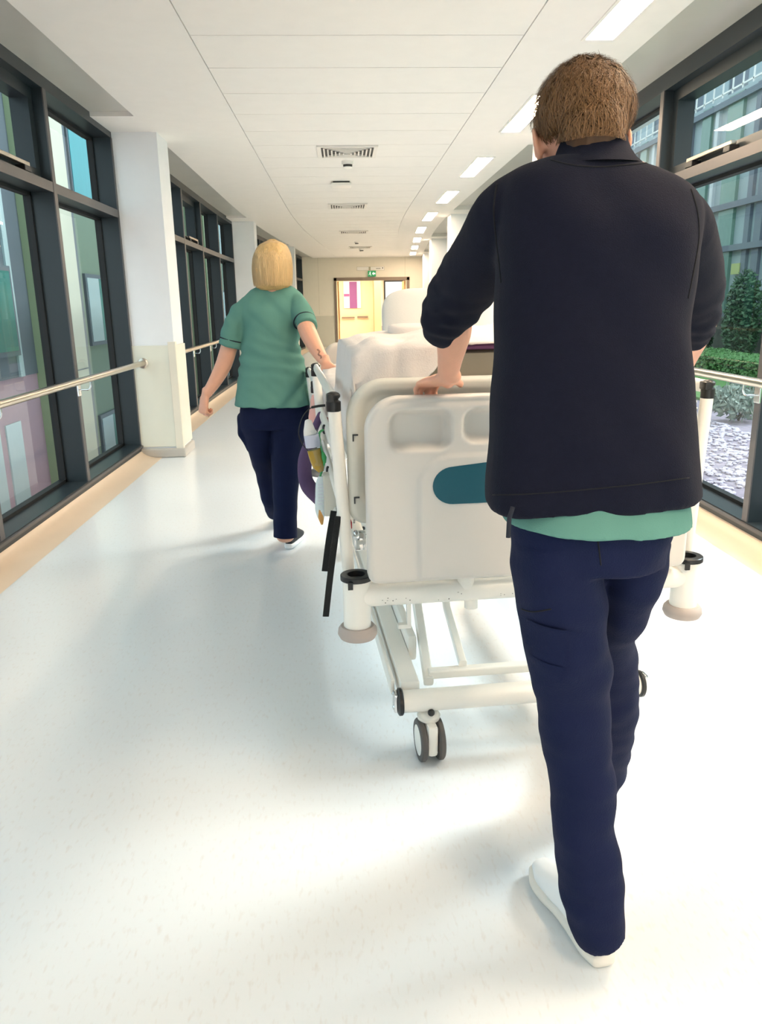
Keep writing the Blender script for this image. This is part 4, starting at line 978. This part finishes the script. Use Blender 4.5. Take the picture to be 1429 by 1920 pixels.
shR, elR, wrR = at_y(1278, 400, 1.52), at_y(1318, 575, 1.80), b2w(.372, -.105, 1.172)
for sh_, el, wr in ((shL, elL, wrL), (shR, elR, wrR)):
    m1 = (sh_+el)/2; m2 = el.lerp(wr, .35); m3 = el.lerp(wr, .75)
    stube(bm, [(*sh_.lerp(m1, .25), .036), (*m1, .043), (*el, .041), (*m2, .042), (*m3, .032), (*wr, .028, .023)], 4, 16, None, .6)
hand(bm, wrL+V((-.002, .012, -.012)), (-.42, .86, -.22), (-.10, .25, .96), True, (28, 62, 40), 1.02, .09, (.45, .85, -.12))
hand(bm, wrR+V((.002, .012, -.010)), (.30, .90, -.22), (.08, .25, .96), False, (28, 62, 40), 1.02, .09, (.45, .85, -.12))
# legs (trouser outlines reused, slimmer)
PEL = [RP(956, 955, 1254, 955, 1.37, .125), RP(957, 1000, 1246, 1000, 1.372, .128), RP(962, 1045, 1236, 1045, 1.375, .125)]
LL = [RP(960, 1000, 1112, 1000, 1.36, .105), RP(963, 1060, 1125, 1060, 1.36, .105), RP(974, 1140, 1133, 1140, 1.36, .098), RP(990, 1230, 1137, 1230, 1.365, .088), RP(1003, 1300, 1140, 1300, 1.37, .078), RP(1021, 1390, 1145, 1390, 1.365, .074),
      RP(1038, 1480, 1150, 1480, 1.35, .072), RP(1038, 1560, 1151, 1560, 1.335, .070), RP(1046, 1625, 1158, 1625, 1.325, .070), RP(1060, 1680, 1166, 1685, 1.315, .070), RP(1074, 1725, 1168, 1735, 1.305, .066), RP(1090, 1748, 1169, 1760, 1.300, .060)]
RL = [RP(1105, 1000, 1248, 1000, 1.40, .10), RP(1112, 1060, 1233, 1055, 1.42, .10), RP(1105, 1120, 1212, 1120, 1.47, .095), RP(1095, 1180, 1184, 1175, 1.54, .085), RP(1092, 1240, 1196, 1240, 1.60, .08), RP(1088, 1300, 1194, 1300, 1.64, .078), RP(1084, 1370, 1183, 1370, 1.70, .075), RP(1078, 1430, 1173, 1430, 1.76, .07), RP(1070, 1470, 1158, 1478, 1.80, .062)]
def leg_body(rows):
    stube(bm, [(r[0], r[1], r[2], min(r[3]*.74, .085-.006*i), min(r[4]*.7, .08-.006*i)) for i, r in enumerate(rows[:8])], 3, 14, None, .6)
torso(bm, [(r[0], r[1], r[2], r[3]*.85, r[4]*.8) for r in PEL], 3, 20, round_=.5)
leg_body(LL); leg_body(RL)
hl = at_z(1138, 1822, 0)+V((-.004, .012, 0)); ankL = hl+V((-.012, .05, .09)); stube(bm, [(*V(LL[7][:3]), .045), (*ankL, .034), (*(ankL+V((-.006,.03,-.045))), .024), (*(ankL+V((-.022,.09,-.066))), .018,.012)], 4, 12, None, .6)
hr = V((at_z(1112, 1500, 0).x, 1.86, 0)); ankR = hr+V((.0, .05, .10)); stube(bm, [(*V(RL[7][:3]), .042), (*ankR, .033), (*(ankR+V((.005,.06,-.06))), .032), (*(ankR+V((.02,.14,-.07))), .03,.018)], 4, 12, None, .6)
mb = fuse('body', bm, m_skin, man, .0042, 3, ML); eyes(man, Pm, Rm_, 1.0, ML)
# trousers
def fold(p, n): return .005*nz(p, (14, 10, 22), 2)+.007*nz(p, (7, 7, 9), 5)+.007*nz(p, (9, 9, 14), 8)*sst(.38, .12, p.z)
bm = bmesh.new(); torso(bm, PEL, 4, 36, round_=.4); stube(bm, LL, 5, 28, (1,0,0), 0, 2.2); stube(bm, RL, 5, 28, (1,0,0), 0, 2.2)
tr = fuse('trousers', bm, m_navy, man, .006, 3, ML, disp=fold)
def pocket(rows, xl, yt, xr, yb, Y, name, parent, off, m, out=V((-.35,-.9,0)), th=.006):
    bm = bmesh.new(); N = 8; out = out.normalized(); fr = []; 
    for j in range(N+1):
        row = []
        for i in range(N+1):
            p = at_y(xl+(xr-xl)*i/N, yt+(yb-yt)*j/N, Y); q = p+V((0, -.16, 0))
            hit, loc, nn, _ = tr.ray_cast(q-off, V((0, 1, 0))) if parent is tr else (False, None, None, None)
            row.append((loc if hit else None))
        fr.append(row)
    vs = {}
    for j in range(N+1):
        for i in range(N+1):
            if fr[j][i] is not None: vs[(i, j)] = (bm.verts.new(fr[j][i]+V((0,-th,0))+V((-.001,0,0))), bm.verts.new(fr[j][i]+V((0, .012, 0))))
    for j in range(N):
        for i in range(N):
            ks = [(i, j), (i+1, j), (i+1, j+1), (i, j+1)]
            if all(k in vs for k in ks) and max(vs[k][0].co.y for k in ks)-min(vs[k][0].co.y for k in ks) < .06:
                bm.faces.new([vs[k][0] for k in ks])
                bm.faces.new([vs[k][1] for k in ks][::-1])
    es = [e for e in bm.edges if len(e.link_faces) == 1]
    if bm.faces: obj(name, bm, m, parent, smooth=True)
    else: bm.free()
bpy.context.view_layer.update()
pocket(LL, 972, 1142, 1038, 1225, 1.36, 'cargo_pocket', tr, ML, m_navy); pocket(LL, 986, 1210, 1030, 1240, 1.36, 'pocket_flap', tr, ML, m_navy, th=.009)
bm = bmesh.new(); p = at_y(1203, 1126, 1.46)-ML; box(bm, p.x-.004, p.x+.006, p.y-.01, p.y+.01, p.z-.008, p.z+.008, bv=.002); obj('pocket_tag', bm, m_orange, tr)
# green tunic hem below the fleece
TN = [RP(946, 976, 1284, 972, 1.365, .142), RP(952, 950, 1282, 945, 1.367, .138), RP(958, 915, 1275, 905, 1.372, .126), RP(965, 860, 1260, 860, 1.38, .115), RP(975, 800, 1250, 800, 1.39, .105)]
bm = bmesh.new(); torso(bm, TN, 5, 40); fuse('tunic', bm, m_scrub, man, .005, 2, ML, disp=lambda p, n: .004*nz(p, (18, 10, 4), 4))
# fleece with sleeves pushed up to the elbow
def sleeve(bm, pts): stube(bm, pts, 4, 26, None, .25)
bm = bmesh.new(); torso(bm, FL, 5, 44, 2.5)
sleeve(bm, [(*at_y(1000, 392, 1.50), .068, .075), (*at_y(948, 415, 1.53), .064, .07), (*at_y(900, 490, 1.66), .064, .068), (*at_y(868, 545, 1.76), .068, .07), (*at_y(848, 578, 1.81), .062, .064), (*at_y(834, 603, 1.86), .054, .054), (*at_y(830, 618, 1.89), .047, .047)])
sleeve(bm, [(*at_y(1240, 405, 1.50), .068, .075), (*at_y(1277, 432, 1.53), .064, .07), (*at_y(1298, 500, 1.66), .063, .066), (*at_y(1303, 555, 1.76), .062, .066), (*at_y(1302, 590, 1.81), .056, .058), (*at_y(1298, 615, 1.85), .050, .052), (*at_y(1296, 626, 1.87), .048, .048)])
eLn, eRn = V(at_y(845, 575, 1.8)), V(at_y(1305, 575, 1.8))
def ffold(p, n):
    arm = max(math.exp(-((p-eLn).length/.11)**2), math.exp(-((p-eRn).length/.11)**2))
    back = .013*nz(p, (11, 4, 2.2), 7)*sst(1.38, 1.05, p.z)*max(0, -n.y)+.006*nz(p+V((0,0,p.x*1.5)), (4, 4, 7), 12)
    return .004*nz(p, (8, 8, 8), 1)+back+arm*(.013*nz(p, (14, 20, 40), 3))
fuse('fleece', bm, m_navyfleece, man, .0055, 9, ML, disp=ffold)
bm = bmesh.new()    # stand collar
cc0 = at_y(1113, 300, 1.508); cc1 = at_y(1111, 268, 1.52)
for (ra, rb_, s0) in ((.068, .068, 0),):
    rows = []
    for k, (q, r) in enumerate(((-.35, .088), (0, .076), (.4, .068), (.8, .0635), (1.0, .0625), (1.03, .060), (1.0, .0575), (.5, .0575), (0, .06))):
        c = cc0.lerp(cc1, q); ring = []
        for i in range(36):
            a = 2*PI*i/36; ring.append(bm.verts.new(c+V((r*math.cos(a), r*1.0*math.sin(a), -.010*math.sin(a)*q))-ML))
        rows.append(ring)
    for k in range(len(rows)-1):
        for i in range(36): bm.faces.new((rows[k][i], rows[k][(i+1)%36], rows[k+1][(i+1)%36], rows[k+1][i]))
obj('collar', bm, m_navyfleece, man, smooth=True)
m_seam = mat('fleece_seam', (9,10,18), .95)
bpy.context.view_layer.update(); fl = [c for c in man.children if c.name.startswith('fleece')][0]
seam(fl, ML, [(1032, 300), (1070, 309), (1120, 313), (1170, 310), (1212, 306)], .0016, m_seam, 'collar_seam', fl)
seam(fl, ML, [(932, 345), (926, 390), (930, 440), (936, 490), (940, 530)], .0018, m_seam, 'armhole_seam', fl)
seam(fl, ML, [(1296, 355), (1308, 400), (1310, 450), (1300, 510), (1290, 560)], .0018, m_seam, 'armhole_seam', fl)
seam(fl, ML, [(924, 928), (1000, 926), (1100, 918), (1200, 908), (1292, 896)], .0014, m_seam, 'hem_stitching', fl)
seam(tr, ML, [(1118, 985), (1121, 1010), (1124, 1035), (1127, 1060)], .0014, m_seam, 'back_seam', tr)
seam(tr, ML, [(978, 1142), (1000, 1147), (1034, 1142)], .0016, m_seam, 'pocket_stitching', tr)
# yoke seam across the shoulders and armhole seams: fine raised piping
# dark drawstring tab at the left hip
bm = bmesh.new(); tube(bm, [at_y(962, 950, 1.25)-ML, at_y(955, 972, 1.245)-ML, at_y(953, 1008, 1.245)-ML], [(.004,.003)]*3, 8); obj('drawstring', bm, m_trim, man, smooth=True)
shoe(man, (hl.x, hl.y, 0), math.radians(15), .29, 1, m_shoe, m_sole, ML); shoe(man, (hr.x, hr.y-.02, 0), math.radians(-6), .30, -1, m_shoe, m_sole, ML)
# hair
bm = bmesh.new(); Rh = Matrix.Rotation(-math.radians(24), 3, 'X')
HR = V((.0895, .103, .094)); HCc = HC+V((0, .0, .004))
ball(bm, HCc, tuple(HR*.96), 40, Rh)
lo = [v for v in bm.verts if (Rh.inverted() @ (v.co-HCc)).z < -.052 or ((Rh.inverted() @ (v.co-HCc)).y > .055 and (Rh.inverted() @ (v.co-HCc)).z < .035)]
for v in lo:
    l = Rh.inverted() @ (v.co-HCc)
    v.co = HCc+(v.co-HCc)*.80
ball(bm, HCc+Rh @ V((0,-.034,-.050)), (.064,.060,.060), 24, Rh)
for v in bm.verts:
    l = Rh.inverted() @ (v.co-HCc); k = 1-.20*sst(0.0, -.055, l.z)*sst(.02, .07, abs(l.x)); l.x *= k; v.co = HCc+Rh @ l
hair = fuse('hair', bm, m_hairbase, man, .004, 3, ML, disp=lambda p, n: .003*nz(p, (70, 70, 14), 1)+.003*nz(p, (24, 24, 10), 3))
bpy.context.view_layer.update()
bm = bmesh.new(); rg = random.Random(11)
def sk(ph, t):   # ph around the head, t 0 at the crown to 1 at the nape
    th = t*2.35; l = Rh @ V((math.sin(th)*math.cos(ph), math.sin(th)*math.sin(ph), math.cos(th))); o_ = HCc-ML-V((0, 0, .01))
    hit, loc, nn, _ = hair.ray_cast(o_+l*.25, -l)
    if not hit: loc, nn = o_+l*.05, l
    return loc-nn*.001, (nn*.6+l*.4).normalized()
strands(bm, sk, 6500, 3, .0011, rg, -PI-.1, .1, .11, .009, .22)
strands(bm, lambda ph, t: sk(ph, t*.5), 350, 3, .0009, rg, -PI, PI, .10, .011, .6)
strands(bm, lambda ph, t: sk(ph, t*.6), 2200, 3, .0010, rg, 0, PI, .2, .010, .3)
for v in [v for v in bm.verts if v.co.z+ML.z < HCc.z-.085 and False]: pass
obj('hair_strands', bm, m_hairb, hair); hair.children[0].parent = hair

# ---------------- woman walking at the bedside
wom = thing('person', 'woman with a blond bob in a green tunic and navy trousers walking beside the bed', 'person', (-.35, 4.28, 0)); WL = rel(wom)
Yw = 4.26
bm = bmesh.new(); WH = at_y(512, 494, Yw+.02); Pw, Rw = head(bm, WH+V((0,.01,-.022)), math.radians(8), .92)
stube(bm, [(*at_y(512, 555, Yw), .06, .055), (*at_y(512, 532, Yw), .05, .05), (*(WH+V((0,-.0,-.02))), .05, .05)], 4, 16, (1,0,0), .4)
WT = [RP(441, 759, 588, 759, Yw-.01, .162), RP(443, 735, 585, 735, Yw, .155), RP(446, 705, 579, 705, Yw, .15), RP(451, 675, 570, 675, Yw, .138), RP(454, 645, 563, 645, Yw, .125), RP(453, 612, 565, 608, Yw+.01, .122), RP(450, 585, 570, 578, Yw+.02, .125), RP(450, 565, 570, 556, Yw+.03, .105), RP(466, 548, 556, 541, Yw+.03, .08), RP(488, 535, 537, 530, Yw+.03, .062)]
torso(bm, [(r[0], r[1], r[2], r[3]*.8, r[4]*.8) for r in WT], 3, 22, round_=.3)
lp = [(452, 590, 0, .036), (441, 615, .0, .044), (430, 650, .0, .045), (420, 682, -.0, .044), (405, 712, -.02, .037), (388, 738, -.03, .027)]
stube(bm, [(*at_y(x, y, Yw+dy), r) for x, y, dy, r in lp], 4, 16, None, .6)
wl = at_y(385, 741, Yw-.03); hand(bm, wl, (-.22, -.05, -1), (-.75, -.62, .1), True, (60, 70, 50), 1.04, .03, (.8, .35, -.5))
rp_ = [(562, 580, -.04, .034), (569, 598, -.10, .044), (577, 622, -.17, .046), (590, 648, -.26, .040), (603, 670, -.34, .031), (611, 680, -.38, .026)]
stube(bm, [(*at_y(x, y, Yw+dy), r) for x, y, dy, r in rp_], 4, 16, None, .6)
wr = at_y(611, 680, Yw-.38); hand(bm, wr, (.20, -.25, -.85), (-.25, -.95, .2), False, (15, 30, 20), .96, .06, (.6, .6, -.3))
WP = [RP(458, 735, 572, 735, Yw-.01, .115), RP(450, 768, 582, 768, Yw-.01, .14), RP(452, 800, 580, 800, Yw, .135)]
WL_ = [RP(450, 790, 515, 790, Yw+.02, .130), RP(462, 830, 515, 830, Yw+.05, .108), RP(474, 870, 520, 870, Yw+.12, .08), RP(484, 905, 522, 905, Yw+.18, .072), RP(491, 935, 522, 935, Yw+.22, .068), RP(500, 958, 526, 958, Yw+.36, .058)]
WR_ = [RP(508, 780, 583, 780, Yw-.0, .135), RP(509, 830, 571, 830, Yw-.01, .112), RP(510, 870, 565, 870, Yw-.01, .088), RP(511, 910, 560, 910, Yw-.02, .08), RP(512, 950, 557, 950, Yw-.04, .075), RP(512, 985, 558, 985, Yw-.05, .08), RP(512, 1009, 558, 1006, Yw-.06, .08)]
torso(bm, [(r[0], r[1], r[2], r[3]*.85, r[4]*.85) for r in WP], 3, 18, round_=.5)
for rows in (WL_, WR_): stube(bm, [(r[0], r[1], r[2], r[3]*.72, r[4]*.72) for r in rows], 3, 14, None, .6)
wh = V((at_z(541, 1031, 0).x, at_z(541, 1031, 0).y+.01, 0)); a_ = wh+V((0, .04, .10)); stube(bm, [(*V(WR_[5][:3]), .04), (*a_, .032), (*(a_+V((.02,.08,-.06))), .03, .02)], 3, 12, None, .6)
wh2 = V((WL_[-1][0]+.03, WL_[-1][1]+.02, 0)); a2 = wh2+V((0,.03,.09)); stube(bm, [(*V(WL_[4][:3]), .038), (*a2, .03), (*(a2+V((0,.08,-.05))), .03, .02)], 3, 12, None, .6)
wb = fuse('body', bm, m_skin, wom, .0045, 2, WL); eyes(wom, Pw, Rw, .94, WL)
bpy.context.view_layer.update()
m_ink2 = mat('tattoo_ink', (150,108,92), .6)
seam(wb, WL, [(595, 655), (599, 659), (597, 664), (602, 668), (602, 672)], .0085, m_ink2, 'arm_tattoo', wb, 6, -2.5)
bm = bmesh.new(); torso(bm, WP, 4, 32, round_=.4); stube(bm, WL_, 5, 24, (1,0,0), 0, 2.2); stube(bm, WR_, 5, 24, (1,0,0), 0, 2.2)
# cargo pocket bulge on the left thigh
tube(bm, [at_y(452, 782, Yw+.0), at_y(456, 810, Yw+.02), at_y(468, 838, Yw+.05)], [(.02,.05),(.03,.06),(.02,.05)], 16, (1,0,0), round_=.8)
wt = fuse('trousers', bm, m_navy, wom, .007, 2, WL, disp=lambda p, n: .006*nz(p, (12, 10, 14), 2)+.006*nz(p, (6, 6, 9), 6))
bm = bmesh.new(); torso(bm, WT, 5, 40, 2.3)
stube(bm, [(*at_y(468, 575, Yw+.02), .06, .075), (*at_y(449, 590, Yw+.01), .06, .065), (*at_y(438, 620, Yw), .063, .066), (*at_y(432, 649, Yw), .067, .070)], 4, 24, None, .0)
stube(bm, [(*at_y(548, 568, Yw+.02), .055, .07), (*at_y(562, 578, Yw-.04), .054, .06), (*at_y(571, 600, Yw-.10), .055, .06), (*at_y(575, 614, Yw-.15), .056, .06)], 4, 24, None, .0)
def wf_(p, n):
    d = .009*nz(p+V((0,0,p.x*.9)), (5, 5, 15), 1)+.010*nz(p+V((0,0,-p.x)), (7, 5, 8), 3)
    waist = math.exp(-((p.z-1.09)/.09)**2); d += waist*.010*math.sin((p.z+p.x*.25+.03*nz(p, (5, 5, 5)))*95)*.5
    return d
tu = fuse('tunic', bm, m_scrub, wom, .005, 7, WL, disp=wf_)
def piping(c, ax, r, name='sleeve_piping'):
    bm = bmesh.new(); ax = V(ax).normalized(); u = ax.orthogonal().normalized(); w = ax.cross(u); n = 30
    tube(bm, [V(c)+(u*math.cos(2*PI*k/n)+w*math.sin(2*PI*k/n))*r-WL for k in range(n+1)], .0035, 6); obj(name, bm, m_trim, tu, smooth=True)
c0, c1 = at_y(434.5, 637, Yw), at_y(432, 649, Yw); piping(c0, c1-c0, .067)
c0, c1 = at_y(571.5, 603, Yw-.11), at_y(575, 614, Yw-.15); piping(c0, c1-c0, .0585)
bm = bmesh.new(); n = 28; c = at_y(512, 531, Yw+.03); tube(bm, [c+V((.066*math.cos(2*PI*k/n), .055*math.sin(2*PI*k/n), .006*math.sin(2*PI*k/n)))-WL for k in range(n+1)], .006, 8); obj('neck_trim', bm, m_trim, tu, smooth=True)
m_bshoe = mat('black_knit', (24,26,32), .7)
shoe(wom, (wh.x, wh.y, 0), math.radians(-10), .26, 1, m_bshoe, m_shoe, WL); shoe(wom, tuple(wh2), math.radians(-4), .25, -1, m_bshoe, m_shoe, WL)
# blond bob
HB = [RP(500, 453, 522, 453, Yw+.03, .035), RP(487, 461, 536, 461, Yw+.03, .075), RP(478, 480, 544, 480, Yw+.02, .10), RP(476, 500, 546, 500, Yw+.01, .10), RP(477, 518, 546, 518, Yw+.005, .094), RP(480, 536, 545, 536, Yw, .088)]
HB = [(*r[:3], r[3], r[4]) for r in HB]
bm = bmesh.new(); stube(bm, [(r[0], r[1]-.012, r[2], r[3]*.97, r[4]) for r in HB], 5, 32, (1,0,0), .35, 2.2)
wh_ = fuse('hair', bm, m_hairyb, wom, .004, 2, WL, disp=lambda p, n: .004*nz(p, (55, 55, 5), 1)+.003*nz(p, (20, 20, 4), 3))
HBi = cr_interp(HB, 8)
def wk(ph, t):
    t = max(0, min(1.04, t)); k = t*(len(HBi)-1); i = min(int(k), len(HBi)-2); f = k-i; a = [HBi[i][j]*(1-f)+HBi[i+1][j]*f for j in range(5)]
    c = V(a[:3])+V((0,-.012,0)); d = V((math.cos(ph), math.sin(ph), 0)); return c+V((a[3]*d.x, a[4]*d.y, 0))-WL, d
bm = bmesh.new(); rg = random.Random(21); strands(bm, wk, 1300, 9, .0017, rg, -PI-.3, .3, 1.0, .007, .10)
for k in range(500):
    ph = rg.uniform(-PI-.3, .3); p, d = wk(ph, 0.06); c = V(HB[0][:3])-WL+V((rg.gauss(0,.006), rg.gauss(-.005,.006), .012)); w = V((-d.y, d.x, 0))*.002
    bm.faces.new([bm.verts.new(q) for q in (c-w, c+w, p+d*.004+w, p+d*.004-w)])
obj('hair_strands', bm, m_hairy, wh_)
# lower-arm tattoo left as plain ink mark
bm = bmesh.new(); bm.free()
